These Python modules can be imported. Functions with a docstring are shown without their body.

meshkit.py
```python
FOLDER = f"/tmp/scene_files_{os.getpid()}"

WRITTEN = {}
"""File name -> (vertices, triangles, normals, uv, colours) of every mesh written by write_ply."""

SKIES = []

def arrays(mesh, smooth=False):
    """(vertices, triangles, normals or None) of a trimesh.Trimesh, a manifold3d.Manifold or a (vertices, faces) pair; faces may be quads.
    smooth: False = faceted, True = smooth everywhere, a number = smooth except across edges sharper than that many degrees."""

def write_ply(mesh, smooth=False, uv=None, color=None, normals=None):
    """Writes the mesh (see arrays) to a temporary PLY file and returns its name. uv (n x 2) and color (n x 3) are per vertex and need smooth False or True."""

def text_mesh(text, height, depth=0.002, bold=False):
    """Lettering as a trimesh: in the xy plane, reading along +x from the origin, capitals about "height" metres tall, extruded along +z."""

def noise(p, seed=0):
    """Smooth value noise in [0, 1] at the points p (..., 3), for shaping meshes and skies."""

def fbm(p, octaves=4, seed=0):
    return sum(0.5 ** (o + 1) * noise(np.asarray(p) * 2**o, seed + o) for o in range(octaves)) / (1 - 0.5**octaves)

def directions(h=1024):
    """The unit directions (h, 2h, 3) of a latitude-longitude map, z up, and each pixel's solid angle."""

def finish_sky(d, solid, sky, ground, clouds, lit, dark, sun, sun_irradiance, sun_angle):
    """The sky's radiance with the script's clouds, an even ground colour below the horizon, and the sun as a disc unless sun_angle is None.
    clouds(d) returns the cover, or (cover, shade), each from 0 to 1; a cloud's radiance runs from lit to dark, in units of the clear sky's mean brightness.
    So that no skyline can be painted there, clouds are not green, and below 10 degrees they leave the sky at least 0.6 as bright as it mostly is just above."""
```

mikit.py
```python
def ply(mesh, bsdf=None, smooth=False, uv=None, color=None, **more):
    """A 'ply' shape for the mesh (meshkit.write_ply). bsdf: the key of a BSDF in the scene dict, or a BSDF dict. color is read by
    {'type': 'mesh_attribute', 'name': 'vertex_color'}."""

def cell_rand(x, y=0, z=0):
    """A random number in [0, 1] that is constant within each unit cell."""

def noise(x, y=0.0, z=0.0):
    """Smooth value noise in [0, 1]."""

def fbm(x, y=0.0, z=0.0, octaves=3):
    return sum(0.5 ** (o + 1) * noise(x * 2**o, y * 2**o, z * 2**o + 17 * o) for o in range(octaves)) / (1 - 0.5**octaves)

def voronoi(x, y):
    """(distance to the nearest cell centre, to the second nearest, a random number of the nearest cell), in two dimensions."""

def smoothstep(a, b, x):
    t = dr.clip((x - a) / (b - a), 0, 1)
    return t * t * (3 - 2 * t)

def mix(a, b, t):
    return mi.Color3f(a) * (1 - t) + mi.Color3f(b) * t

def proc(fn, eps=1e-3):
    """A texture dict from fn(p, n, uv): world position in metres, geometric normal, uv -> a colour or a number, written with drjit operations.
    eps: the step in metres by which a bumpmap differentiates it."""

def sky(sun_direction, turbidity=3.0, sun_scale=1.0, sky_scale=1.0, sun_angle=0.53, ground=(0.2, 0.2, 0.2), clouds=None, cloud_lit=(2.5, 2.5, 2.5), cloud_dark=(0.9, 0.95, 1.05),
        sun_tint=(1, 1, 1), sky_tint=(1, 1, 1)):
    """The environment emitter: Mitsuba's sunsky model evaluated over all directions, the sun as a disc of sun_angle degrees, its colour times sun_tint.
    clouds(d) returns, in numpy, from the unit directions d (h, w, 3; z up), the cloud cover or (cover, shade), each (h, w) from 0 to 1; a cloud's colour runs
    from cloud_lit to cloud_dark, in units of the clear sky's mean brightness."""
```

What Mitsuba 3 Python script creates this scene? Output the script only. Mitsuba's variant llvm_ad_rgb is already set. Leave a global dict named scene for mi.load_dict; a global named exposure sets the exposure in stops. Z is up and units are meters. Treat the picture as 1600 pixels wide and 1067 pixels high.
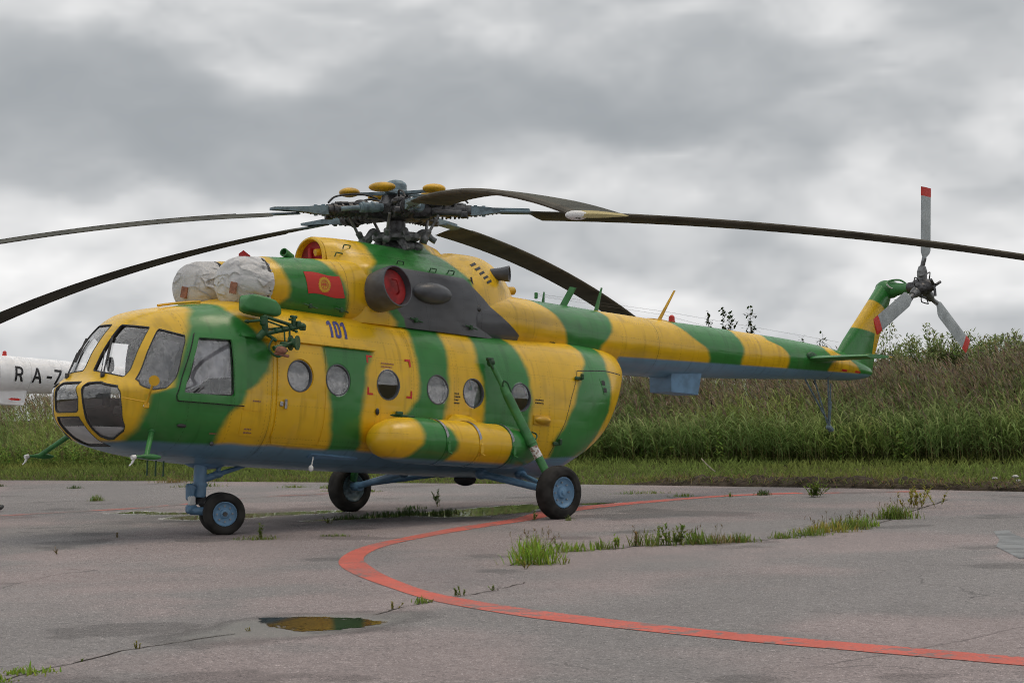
import math
import numpy as np
import drjit as dr
import mitsuba as mi
import trimesh
import shapely
from shapely import geometry as sg, affinity as sa
from shapely.prepared import prep
from scipy.interpolate import PchipInterpolator
import mikit, meshkit
from mikit import noise, fbm, voronoi, cell_rand, smoothstep, mix

T = mi.ScalarTransform4f
scene, labels = {}, {}

# ------------------------------------------------------------------ camera, sky, exposure
CAM = np.array([-12.7576, -20.0150, 1.5141])
FWD = np.array([0.72087, 0.69199, 0.03867])
UP = np.array([-0.01528, -0.03992, 0.99909])
scene['camera'] = {'type': 'perspective', 'fov': 31.0037, 'fov_axis': 'x', 'near_clip': 0.1, 'far_clip': 6000.0,
                   'to_world': T().look_at(origin=CAM.tolist(), target=(CAM + FWD).tolist(), up=UP.tolist())}
exposure = 1.84


def clouds(d):
    az = np.arctan2(d[..., 0], d[..., 1]) - 0.806          # 0 = the way the camera looks
    az = (az + np.pi) % (2 * np.pi) - np.pi
    el = np.arcsin(np.clip(d[..., 2], -1, 1))
    a, e = np.degrees(az), np.degrees(el)
    # a layer of stratocumulus seen in perspective: it flattens towards the horizon
    h = 1.0 / (np.maximum(d[..., 2], 0) + 0.16)
    q = np.stack([d[..., 0] * h, d[..., 1] * h, 0 * h], -1)
    w1 = meshkit.fbm(q * 1.1 + 5.2, 4, 21) - .5
    w2 = meshkit.fbm(q * 1.1 + 31.7, 4, 22) - .5
    qq = q + .55 * np.stack([w1, w2, 0 * w1], -1)
    n1 = meshkit.fbm(qq * .8 + 3.1, 5, 4)
    n2 = meshkit.fbm(qq * 2.6 + 11.7, 5, 9)
    g = np.stack([a / 4.2, e / 1.9, 0 * a], -1)
    v1 = meshkit.fbm(g * .8 + 7.7, 5, 41) - .5
    v2 = meshkit.fbm(g * .8 + 17.1, 5, 42) - .5
    gg = g + 1.3 * np.stack([v1, v2, 0 * v1], -1)
    n3 = meshkit.fbm(gg * 1.1 + 2.0, 6, 33)
    aw, ew = a + 9 * v1, e + 3.4 * v2

    def blob(a0, e0, sa_, se):
        return np.exp(-(np.abs(aw - a0) / sa_) ** 2.4 - (np.abs(ew - e0) / se) ** 2.4)
    bank = np.maximum(blob(-8.0, 8.55, 9.0, 1.55), blob(-14, 9.2, 7.0, 1.7))           # the long dark bank
    bank = np.maximum(bank, .80 * blob(1.0, 8.9, 6.0, 1.1))
    bank = np.maximum(bank, .22 * blob(10.5, 10.3, 7.0, 1.5))
    bank = np.maximum(bank, .15 * blob(14, 8.2, 6.0, 1.0))
    pale = np.maximum(blob(-11, 4.9, 9.0, 1.2), .8 * blob(1.5, 11.4, 4.5, 1.2))
    shade = .43 + .50 * (n1 - .5) + .34 * (n2 - .5) + .85 * (n3 - .5) - .07 * np.clip((7.0 - e) / 3.0, 0, 1)
    shade = shade * (1 - .15 * bank) + .52 * bank - .12 * pale
    shade = shade - .24 * np.clip((e - 16) / 45, 0, 1)     # an overcast sky brightens towards the zenith
    k = np.maximum(shade - .50, 0)
    shade = np.minimum(shade, .50) + .26 * (1 - np.exp(-k / .26))
    return np.ones_like(shade), np.clip(shade, 0.02, .97)


scene['sky'] = mikit.sky((0.36, -0.20, 0.91), turbidity=4, sun_scale=0.13, sky_scale=1.0, sun_angle=24.0, ground=(0.16, 0.16, 0.13), clouds=clouds,
                         cloud_lit=(2.62, 2.60, 2.58), cloud_dark=(0.26, 0.36, 0.45), sun_tint=(1, 0.98, 0.95))

# ------------------------------------------------------------------ mesh helpers (V, F)
TH = math.radians(4.17)          # the parked helicopter sits 4.17 degrees nose-up
CT, ST = math.cos(TH), math.sin(TH)


def world(P):
    P = np.asarray(P, float)
    return np.stack([P[..., 0] * CT + P[..., 2] * ST, P[..., 1], -P[..., 0] * ST + P[..., 2] * CT], -1)


def join(*ms):
    V, F, n = [], [], 0
    for v, f in ms:
        V.append(np.asarray(v, float)); F.append(np.asarray(f, int) + n); n += len(v)
    return np.vstack(V), np.vstack(F)


def unit(v):
    v = np.asarray(v, float)
    return v / np.linalg.norm(v)


def frame(d):
    d = unit(d)
    a = np.cross(d, [0, 0, 1.0] if abs(d[2]) < .9 else [1.0, 0, 0]); a /= np.linalg.norm(a)
    return a, np.cross(d, a)


def ringfaces(m, n, closed=True):
    i, j = np.meshgrid(np.arange(m - 1), np.arange(n if closed else n - 1), indexing='ij')
    k = (j + 1) % n
    a, b, c, d = i * n + j, i * n + k, (i + 1) * n + k, (i + 1) * n + j
    return np.vstack([np.stack([a, b, c], -1).reshape(-1, 3), np.stack([a, c, d], -1).reshape(-1, 3)])


def loft(rings, caps=True):
    rings = np.asarray(rings, float)
    m, n = rings.shape[:2]
    V, F = rings.reshape(-1, 3), ringfaces(m, n)
    if caps:
        V = np.vstack([V, rings[0].mean(0), rings[-1].mean(0)])
        i = np.arange(n); k = (i + 1) % n
        F = np.vstack([F, np.stack([k, i, i * 0 + m * n], -1), np.stack([(m - 1) * n + i, (m - 1) * n + k, i * 0 + m * n + 1], -1)])
    return fixwind(V, F)


def fixwind(V, F):
    t = V[F]
    if np.einsum('ij,ij->i', t[:, 0], np.cross(t[:, 1], t[:, 2])).sum() < 0:
        F = F[:, ::-1]
    return V, F


def tube(p0, p1, r0, r1=None, n=14, caps=True):
    p0, p1 = np.asarray(p0, float), np.asarray(p1, float)
    r1 = r0 if r1 is None else r1
    a, b = frame(p1 - p0)
    t = np.arange(n) * 2 * np.pi / n
    c = np.cos(t)[:, None] * a + np.sin(t)[:, None] * b
    return loft([p0 + c * r0, p1 + c * r1], caps)


def path(pts, r, n=8):
    pts = np.asarray(pts, float)
    r = np.broadcast_to(r, (len(pts),))
    t = np.gradient(pts, axis=0)
    t /= np.linalg.norm(t, axis=1, keepdims=True)
    a, _ = frame(t[0])
    R, ang = [], np.arange(n) * 2 * np.pi / n
    for p, d, q in zip(pts, t, r):
        a = a - d * (a @ d); a /= np.linalg.norm(a)
        R.append(p + q * (np.cos(ang)[:, None] * a + np.sin(ang)[:, None] * np.cross(d, a)))
    return loft(R)


def curve(pts, k=8):
    pts = np.asarray(pts, float)
    s = np.r_[0, np.cumsum(np.linalg.norm(np.diff(pts, axis=0), axis=1))]
    return PchipInterpolator(s, pts)(np.linspace(0, s[-1], (len(pts) - 1) * k + 1))


def revolve(prof, c, d, n=32, caps=True):
    """prof: (distance along d, radius)"""
    a, b = frame(d); d = unit(d); t = np.arange(n) * 2 * np.pi / n
    ring = np.cos(t)[:, None] * a + np.sin(t)[:, None] * b
    return loft([np.asarray(c) + d * h + ring * max(r, 1e-4) for h, r in prof], caps)


def ellipsoid(c, r, ax=None, n=20):
    m = trimesh.creation.uv_sphere(1.0, count=[n // 2 + 2, n])
    V = np.array(m.vertices) * r
    if ax is not None:
        V = V @ np.asarray(ax)
    return V + c, np.array(m.faces)


def rbox(c, s, bev=0.01, ax=None):
    """a box of full size s with chamfered edges"""
    h = np.asarray(s, float) / 2
    b = min(bev, h.min() * .45)
    P = []
    for sx in (-1, 1):
        for sy in (-1, 1):
            for sz in (-1, 1):
                g = np.array([sx, sy, sz])
                for k in range(3):
                    q = h - b; q[k] = h[k]
                    P.append(g * q)
    hull = trimesh.Trimesh(np.array(P)).convex_hull
    V = np.array(hull.vertices)
    if ax is not None:
        V = V @ np.asarray(ax)
    return V + c, np.array(hull.faces)


def prism(poly, z0, z1, axes=(0, 1, 2)):
    """shapely polygon in two axes, extruded along the third"""
    m = trimesh.creation.extrude_polygon(poly, z1 - z0, engine='earcut')
    V = np.zeros((len(m.vertices), 3))
    V[:, axes[0]], V[:, axes[1]], V[:, axes[2]] = m.vertices[:, 0], m.vertices[:, 1], m.vertices[:, 2] + z0
    return fixwind(V - V.mean(0), np.array(m.faces))[0] + V.mean(0), fixwind(V - V.mean(0), np.array(m.faces))[1]


def mirror(m):
    return np.asarray(m[0]) * [1, -1, 1], np.asarray(m[1])[:, ::-1]


def domain(poly, fn, du, dv, off=0.0, flip=False):
    """a 2-D polygon cut into cells and laid on the surface fn(u, v); returns V, F, N"""
    u0, v0, u1, v1 = poly.bounds
    us = np.linspace(u0, u1, max(2, int(math.ceil((u1 - u0) / du)) + 1))
    vs = np.linspace(v0, v1, max(2, int(math.ceil((v1 - v0) / dv)) + 1))
    pp = prep(poly)
    idx, UV, F = {}, [], []

    def vid(x, y):
        k = (round(x, 6), round(y, 6))
        if k not in idx:
            idx[k] = len(UV); UV.append((x, y))
        return idx[k]
    for i in range(len(us) - 1):
        for j in range(len(vs) - 1):
            cell = sg.box(us[i], vs[j], us[i + 1], vs[j + 1])
            if pp.contains(cell):
                a, b, c, d = vid(us[i], vs[j]), vid(us[i + 1], vs[j]), vid(us[i + 1], vs[j + 1]), vid(us[i], vs[j + 1])
                F += [(a, b, c), (a, c, d)]
            elif pp.intersects(cell):
                g = poly.intersection(cell)
                for q in getattr(g, 'geoms', [g]):
                    if q.geom_type != 'Polygon' or q.area < 1e-9:
                        continue
                    for t in shapely.constrained_delaunay_triangles(q).geoms:
                        c = list(t.exterior.coords)[:3]
                        if t.exterior.is_ccw is False:
                            c = c[::-1]
                        F.append(tuple(vid(*x[:2]) for x in c))
    UV, F = np.array(UV), np.array(F)
    e = 4e-4
    P = fn(UV[:, 0], UV[:, 1])
    eu = np.where(UV[:, 0] > u1 - 3 * e, -e, np.where(UV[:, 0] < u0 + 3 * e, e, 0)); ev = np.where(UV[:, 1] > v1 - 3 * e, -e, np.where(UV[:, 1] < v0 + 3 * e, e, 0))
    N = np.cross(fn(UV[:, 0] + eu + e, UV[:, 1] + ev) - fn(UV[:, 0] + eu - e, UV[:, 1] + ev), fn(UV[:, 0] + eu, UV[:, 1] + ev + e) - fn(UV[:, 0] + eu, UV[:, 1] + ev - e))
    L = np.linalg.norm(N, axis=1, keepdims=True)
    N = np.where(L > 1e-14, N / np.maximum(L, 1e-14), [0, 0, 1.0])
    if flip:
        N, F = -N, F[:, ::-1]
    return P + N * off, F, N


def rim(poly, fn, d, o0, o1, flip=False):
    """walls along every boundary of poly, from offset o0 to o1 along the surface normal"""
    ms = []
    for g in getattr(poly, 'geoms', [poly]):
        for r in [g.exterior, *g.interiors]:
            r = shapely.segmentize(r, d)
            uv = np.array(r.coords)[:-1]
            e = 1e-4
            P = fn(uv[:, 0], uv[:, 1])
            N = np.cross(fn(uv[:, 0] + e, uv[:, 1]) - fn(uv[:, 0] - e, uv[:, 1]), fn(uv[:, 0], uv[:, 1] + e) - fn(uv[:, 0], uv[:, 1] - e))
            N /= np.maximum(np.linalg.norm(N, axis=1, keepdims=True), 1e-14)
            if flip:
                N = -N
            n = len(uv)
            ms.append((np.vstack([P + N * o0, P + N * o1]), ringfaces(2, n)))
    return join(*ms)


# ------------------------------------------------------------------ scene helpers
def key_for(name):
    if name not in scene and name not in labels:
        return name
    i = 1
    while f'{name}_{i:03d}' in scene or f'{name}_{i:03d}' in labels:
        i += 1
    return f'{name}_{i:03d}'


def put(name, mesh, mat, smooth=35, loc=True, parent=None, normals=None, color=None, label=None):
    """one entry of the scene; loc: given in the helicopter's own axes"""
    key = key_for(f'{parent}__{name}' if parent else name)
    V, F = np.asarray(mesh[0], float), np.asarray(mesh[1], int)
    W = world(V) if loc else V
    if normals is not None:
        N = world(normals) if loc else normals
        scene[key] = {'type': 'ply', 'filename': meshkit.write_ply((W, F), True, normals=N), 'face_normals': False, 'bsdf': {'type': 'ref', 'id': mat}}
    else:
        m = trimesh.Trimesh(W, F, process=False)
        if smooth is not False and smooth is not True:
            m.merge_vertices()
        scene[key] = mikit.ply(m, mat, smooth=smooth, **({'color': color} if color is not None else {}))
    if label:
        labels[key] = {'label': label}
    return key


def thing(name, label, cat, group=None):
    k = key_for(name)
    labels[k] = {'label': label, 'category': cat}
    if group:
        labels[k]['group'] = group
    return k


def tag(k, label, cat, group=None):
    labels[k] = {'label': label, 'category': cat}
    if group:
        labels[k]['group'] = group


# ------------------------------------------------------------------ materials
def rgb(*c):
    return {'type': 'rgb', 'value': list(c)}


def mat(name, color, rough=.5, metal=0.0, spec=.5, two=True, **k):
    b = {'type': 'principled', 'base_color': rgb(*color) if isinstance(color, tuple) else color, 'roughness': rough, 'metallic': metal, 'specular': spec, **k}
    scene[name] = {'type': 'twosided', 'bsdf': b} if two else b


YEL, GRN, BLU, GRY = (0.67, 0.405, 0.008), (0.028, 0.180, 0.034), (0.125, 0.250, 0.355), (0.075, 0.078, 0.088)


def local(p):
    return p.x * CT - p.z * ST, p.y, p.x * ST + p.z * CT


def pw(z, pts):
    """piecewise linear x(z) through the points (x, z)"""
    pts = sorted(pts, key=lambda q: q[1])
    r = mi.Float(pts[0][0])
    for (x0, z0), (x1, z1) in zip(pts, pts[1:]):
        r = r + (x1 - x0) * dr.clip((z - z0) / max(z1 - z0, 1e-4), 0, 1)
    return r


def right(x, z, pts, w=.070):
    return smoothstep(-w, w, x - pw(z, pts))


def line(x, a, w=.006):
    return 1 - smoothstep(w * .5, w, dr.abs(x - a))


def paint(X, Y, Z, green, blue, grey=None, seams=()):
    a = fbm(X * 1.7, Y * 1.7, Z * 1.7, 3)
    b = fbm(X * 9, Y * 9 + 4, Z * 5, 3)
    c = mix(YEL, GRN, green)
    c = mix(c, BLU, blue)
    if grey is not None:
        c = mix(c, GRY, grey)
    c = c * (0.88 + 0.16 * a + 0.10 * b)
    streak = smoothstep(.56, .80, fbm(X * 14, Y * 3, Z * 1.1, 3))       # rain-washed dirt running down
    c = c * (1 - 0.20 * streak)
    grime = smoothstep(.50, .80, fbm(X * 2.3 + 7, Y * 2.3, Z * 3.1, 5))
    c = mix(c, c * .72 + mi.Color3f(.018, .016, .012), grime * .55)
    chalk = smoothstep(.55, .8, fbm(X * 3.1, Y * 3.1 + 20, Z * 2.0, 4))
    c = mix(c, c * .85 + mi.Color3f(.045, .042, .035), chalk * .5)
    for s in seams:
        c = c * (1 - 0.45 * s)
    return c


def wob(X, Y, Z):
    return X + .05 * (noise(X * 5, Y * 5, Z * 5) - .5) + .02 * (noise(X * 17, Y * 17, Z * 17) - .5)


def rivets(X, Z, xs, pitch=.03):
    r = mi.Float(0)
    for x in xs:
        r = dr.maximum(r, line(X, x, .006) * smoothstep(.55, .8, dr.abs(dr.sin(Z * (np.pi / pitch)))))
    return r


A_ = [(.37, 1.26), (.39, 1.46), (.44, 1.6), (.47, 1.86), (.72, 1.97), (.76, 2.09), (.95, 2.60), (1.04, 2.85), (1.23, 3.05)]
B_ = [(1.44, 1.33), (1.44, 1.49), (1.49, 1.65), (1.70, 1.83), (1.75, 1.99), (1.95, 2.11), (2.10, 2.27), (2.18, 2.51), (2.02, 2.71), (1.83, 2.9), (1.63, 3.03)]
C_ = [(3.26, 1.34), (3.17, 1.64), (3.13, 1.91), (3.08, 2.16), (3.05, 2.47), (3.04, 2.68)]
D_ = [(3.80, 1.38), (3.69, 1.78), (3.73, 2.04), (3.81, 2.43), (3.91, 2.68)]
E_ = [(4.45, 1.8), (4.59, 1.91), (4.75, 2.09), (4.78, 2.32), (4.74, 2.59), (4.73, 2.82), (4.80, 3.03), (4.72, 3.2)]
F_ = [(5.24, 1.78), (5.28, 1.95), (5.34, 2.22), (5.34, 2.52), (5.41, 2.80), (5.40, 3.03), (5.52, 3.2)]
G_ = [(6.04, 1.9), (6.05, 2.18), (6.01, 2.46), (5.94, 2.70), (6.02, 2.96), (6.05, 3.2)]
H_ = [(7.2, 1.51), (7.02, 1.79), (7.06, 2.17), (7.03, 2.49), (6.97, 2.79), (6.92, 3.02), (6.75, 3.2)]
I_ = [(7.59, 1.38), (7.58, 1.64), (7.8, 1.91), (7.96, 2.18), (8.18, 2.64), (8.41, 2.87), (8.5, 3.06), (8.45, 3.2)]
J_ = [(8.56, 1.6), (8.73, 1.81), (9.02, 2.15), (9.09, 2.41), (9.03, 2.83), (9.15, 3.16)]


def camo_body(p, n, uv):
    X, Y, Z = local(p)
    x = wob(X, Y, Z)
    g = right(x, Z, A_) * (1 - right(x, Z, B_))
    g = dr.maximum(g, right(x, Z, C_) * (1 - right(x, Z, D_)) * (1 - smoothstep(2.675, 2.685, Z)))
    g = dr.maximum(g, right(x, Z, E_) * (1 - right(x, Z, F_)))
    g = dr.maximum(g, right(x, Z, G_) * (1 - right(x, Z, H_)))
    g = dr.maximum(g, right(x, Z, I_) * (1 - right(x, Z, J_)))
    zb = pw(X, [(1.28, 0.0), (1.31, 2.0), (1.31, 6.5), (1.37, 7.6), (1.43, 8.4), (1.60, 9.0), (1.85, 9.35), (2.1, 9.6)])
    blue = 1 - smoothstep(-.03, .03, Z - zb + .03 * (noise(X * 3, 0, 0) - .5))
    seams = [line(X, 2.15, .007), line(Z, 2.12, .004) * (X > 4.7) * (X < 8) * .4, line(X, 4.66, .005) * .7, line(X, 6.55, .005) * .6, line(X, 7.55, .005) * .5 * (Z > 1.4),
             line(Z, 2.60, .004) * .5 * (X > 3.95) * (X < 8.1), line(Z, 1.62, .004) * .35 * (X > 3.95) * (X < 7.6), rivets(X, Z, (.95, 1.55, 2.08, 2.25, 4.62, 4.72, 5.45, 5.53, 6.47, 6.6, 7.25, 7.45), .05) * .75, rivets(Z, X, (1.42, 1.85, 2.56, 2.82, 3.02), .05) * .55 * (X > 2.2), line(X, 3.96, .004) * .5 * (Z < 2.65), line(Z, 1.36, .005) * .5 * (X > 2.2), line(Z, 1.13, .005) * .4, line(X, 1.0, .004) * .45 * (Z > 2.65), line(X, .58, .004) * .35 * (Z < 1.9)]
    return paint(X, Y, Z, g, blue, None, seams)


def grey_mask(X, Z):
    lo = right(X, Z, [(4.78, 3.1), (4.74, 3.22), (4.48, 3.45), (4.56, 3.74), (4.66, 3.95)], .012)
    hi = right(X, Z, [(7.16, 3.2), (6.62, 3.5), (6.10, 3.85), (5.97, 3.97)], .012)
    return lo * (1 - hi) * (1 - smoothstep(-.01, .01, Z - 3.945))


def camo_cowl(p, n, uv):
    X, Y, Z = local(p)
    x = wob(X, Y, Z)
    g = right(x, Z, [(2.52, 3.16), (2.68, 3.31), (2.66, 3.52), (2.51, 3.79), (2.55, 4.0)]) * (1 - right(x, Z, [(3.72, 3.24), (3.68, 3.46), (3.52, 3.71), (3.34, 3.89), (3.25, 4.0)]))
    g = dr.maximum(g, right(x, Z, [(4.60, 3.17), (4.42, 3.3), (4.08, 3.55), (4.12, 3.85), (4.30, 4.01), (4.34, 4.25)]) * (1 - right(x, Z, [(6.16, 3.9), (6.10, 4.0), (5.86, 4.28), (5.7, 4.4)])))
    hatch = line(Z, 4.10, .005) * (X > 3.8) * (X < 6.1)
    seams = [line(X - .13 * (3.9 - Z), 3.62, .008) * (Z < 3.98), line(X + .45 * (Z - 4.0), 6.03, .008), line(X + .5 * (Z - 4.0), 6.78, .006), hatch, line(X, 4.98, .004) * (Z > 3.9) * (Z < 4.1), line(X + .3 * (Z - 3.6), 5.1, .005) * (Z < 3.93) * .7,
             rivets(X, Z, (3.5, 4.45, 5.05, 5.9, 6.5), .05) * .6, rivets(Z, X, (3.27, 3.62, 4.04, 4.16), .05) * .5]
    c = paint(X, Y, Z, g, mi.Float(0), grey_mask(X, Z), seams)
    oil = smoothstep(.50, .75, fbm(X * 9, Y * 9, Z * .9, 3)) * smoothstep(4.6, 5.2, X) * (1 - smoothstep(6.2, 6.8, X)) * smoothstep(3.8, 4.3, Z)
    soot = smoothstep(.35, .7, fbm(X * 2, Y * 2, Z * 4, 3)) * smoothstep(4.4, 4.9, X) * (1 - smoothstep(5.6, 7.0, X)) * (1 - smoothstep(.10, .5, dr.abs(Z - 3.65)))
    return c * (1 - .30 * oil) * (1 - .45 * soot)


def camo_boom(p, n, uv):
    X, Y, Z = local(p)
    x = wob(X, Y, Z)
    K = [(8.40, 3.2), (8.33, 3.42), (8.13, 3.63), (7.83, 3.8), (7.7, 3.95)]
    Lb = [(9.36, 3.26), (9.62, 3.49), (9.69, 3.75), (9.6, 3.9)]
    M = [(12.34, 3.29), (12.23, 3.46), (11.94, 3.58), (11.62, 3.78), (11.5, 3.9)]
    N_ = [(13.31, 3.32), (13.36, 3.56), (13.26, 3.77)]
    O = [(14.78, 3.39), (14.74, 3.55), (14.57, 3.69), (14.2, 3.79)]
    P_ = [(16.15, 3.43), (16.29, 3.61), (16.1, 3.76)]
    Q = [(17.27, 3.46), (17.11, 3.57), (16.85, 3.66), (16.44, 3.76)]
    g = right(x, Z, K) * (1 - right(x, Z, Lb))
    g = dr.maximum(g, right(x, Z, M) * (1 - right(x, Z, N_)))
    g = dr.maximum(g, right(x, Z, O) * (1 - right(x, Z, P_)))
    g = dr.maximum(g, right(x, Z, Q))
    zb = 3.14 + .0386 * (X - 10.2)
    blue = (1 - smoothstep(-.02, .02, Z - zb)) * smoothstep(9.85, 9.95, X)
    seams = [line(X, 10.89, .012), line(X, 16.33, .008), line(X, 12.0, .004) * .4, line(X, 13.0, .004) * .4, line(X, 14.1, .004) * .4, line(X, 15.2, .004) * .4, rivets(X, Z, (10.84, 10.94, 8.1, 9.0, 9.9, 11.5, 12.5, 13.5, 14.6, 15.7), .045) * .7, rivets(Z, X, (3.45, 3.72), .05) * .5,
             line(X, 6.3, .007) * (Z < 3.9), line(X - .7 * (Z - 3.3), 6.75, .004) * .5 * (Z < 3.7)]
    c = paint(X, Y, Z, g, blue, grey_mask(X, Z), seams)
    soot = smoothstep(.30, .7, fbm(X * 1.2, Y * 2, Z * 4, 4)) * (1 - smoothstep(8.0, 11.5, X)) * (1 - smoothstep(.15, .55, dr.abs(Z - 3.6)))
    return c * (1 - .28 * soot)


def camo_pylon(p, n, uv):
    X, Y, Z = local(p)
    y1 = smoothstep(-.02, .02, Z - (4.33 - .12 * (X - 17.31))) * (1 - smoothstep(-.02, .02, Z - (4.88 - .46 * (X - 18.06))))
    y2 = smoothstep(-.02, .02, X - 17.93 - .1 * (Z - 3.9)) * smoothstep(3.80, 3.86, Z) * (1 - smoothstep(4.3, 4.34, Z))
    return paint(X, Y, Z, 1 - dr.maximum(y1, y2), mi.Float(0), None, [])


def camo_tank(p, n, uv):
    X, Y, Z = local(p)
    x = wob(X, Y, Z)
    g = right(x, Z, [(4.12, 1.2), (4.22, 1.32), (4.34, 1.45), (4.37, 1.58), (4.33, 1.75)]) * (1 - right(x, Z, [(4.90, 1.25), (4.99, 1.38), (5.01, 1.5), (4.94, 1.64), (4.78, 1.78)]))
    g = dr.maximum(g, right(x, Z, [(6.06, 1.35), (6.06, 1.8)], .02))
    return paint(X, Y, Z, g, 1 - smoothstep(-.03, .03, Z - 1.235), None, [line(Z, 1.56, .004) * (X < 4.1) * .5])


def ripple(p, n, uv):
    """thin skin, pulled in along the riveted frames and stringers"""
    X, Y, Z = local(p)
    fr = dr.abs(dr.sin(X * (np.pi / .50))); sg_ = dr.abs(dr.sin((Z + .35 * dr.abs(Y)) * (np.pi / .30)))
    return fbm(X * 2.2, Y * 2.2, Z * 2.2, 3) + .16 * dr.sqrt(fr * sg_ + .02) * (.4 + noise(X * 1.3, Y * 1.3, Z * 1.3))


for nm, fn in (('camo_body', camo_body), ('camo_cowl', camo_cowl), ('camo_boom', camo_boom), ('camo_pylon', camo_pylon), ('camo_tank', camo_tank)):
    scene[nm] = {'type': 'twosided', 'bsdf': {'type': 'bumpmap', 'arbitrary': mikit.proc(ripple, 5e-3), 'scale': 0.017,
                 'bsdf': {'type': 'principled', 'base_color': mikit.proc(fn), 'roughness': .27, 'specular': .60}}}


def grimy(base, amount=.5, s=6.0):
    def fn(p, n, uv):
        a = fbm(p.x * s, p.y * s, p.z * s, 3)
        return mi.Color3f(*base) * (1 - amount * smoothstep(.35, .75, a))
    return mikit.proc(fn)


mat('paint_green', grimy((.045, .20, .055), .35), .4)
mat('paint_dark_green', grimy((.02, .085, .03), .5, 14), .45)
mat('paint_yellow', grimy((.64, .36, .012), .35), .35)
mat('paint_blue', grimy((.14, .27, .42), .28, 7), .4)
mat('paint_steel_blue', grimy((.16, .23, .27), .5, 14), .45)
mat('paint_dark_grey', grimy((.080, .086, .098), .35), .42)
mat('steel', grimy((.42, .42, .43), .4, 20), .35, .9)
mat('dark_steel', grimy((.10, .10, .105), .65, 18), .42, .55)
mat('grey_metal', grimy((.20, .205, .21), .5, 16), .42, .5)
mat('rubber', grimy((.036, .034, .032), .55, 8), .8, 0, .25)
mat('seal', (.03, .03, .03), .6)
mat('red_cover', grimy((.36, .012, .014), .5), .6)
mat('red_paint', (.52, .03, .02), .5)
mat('dark_red', (.07, .008, .010), .3)
mat('white_paint', grimy((.72, .72, .71), .15), .35)
mat('blue_numeral', (.045, .05, .20), .5)
def label_c(p, n, uv):
    return mix((.58, .57, .53), (.25, .16, .12), smoothstep(.52, .6, fbm(p.x * 30, p.y * 30, p.z * 30, 2)))


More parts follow.
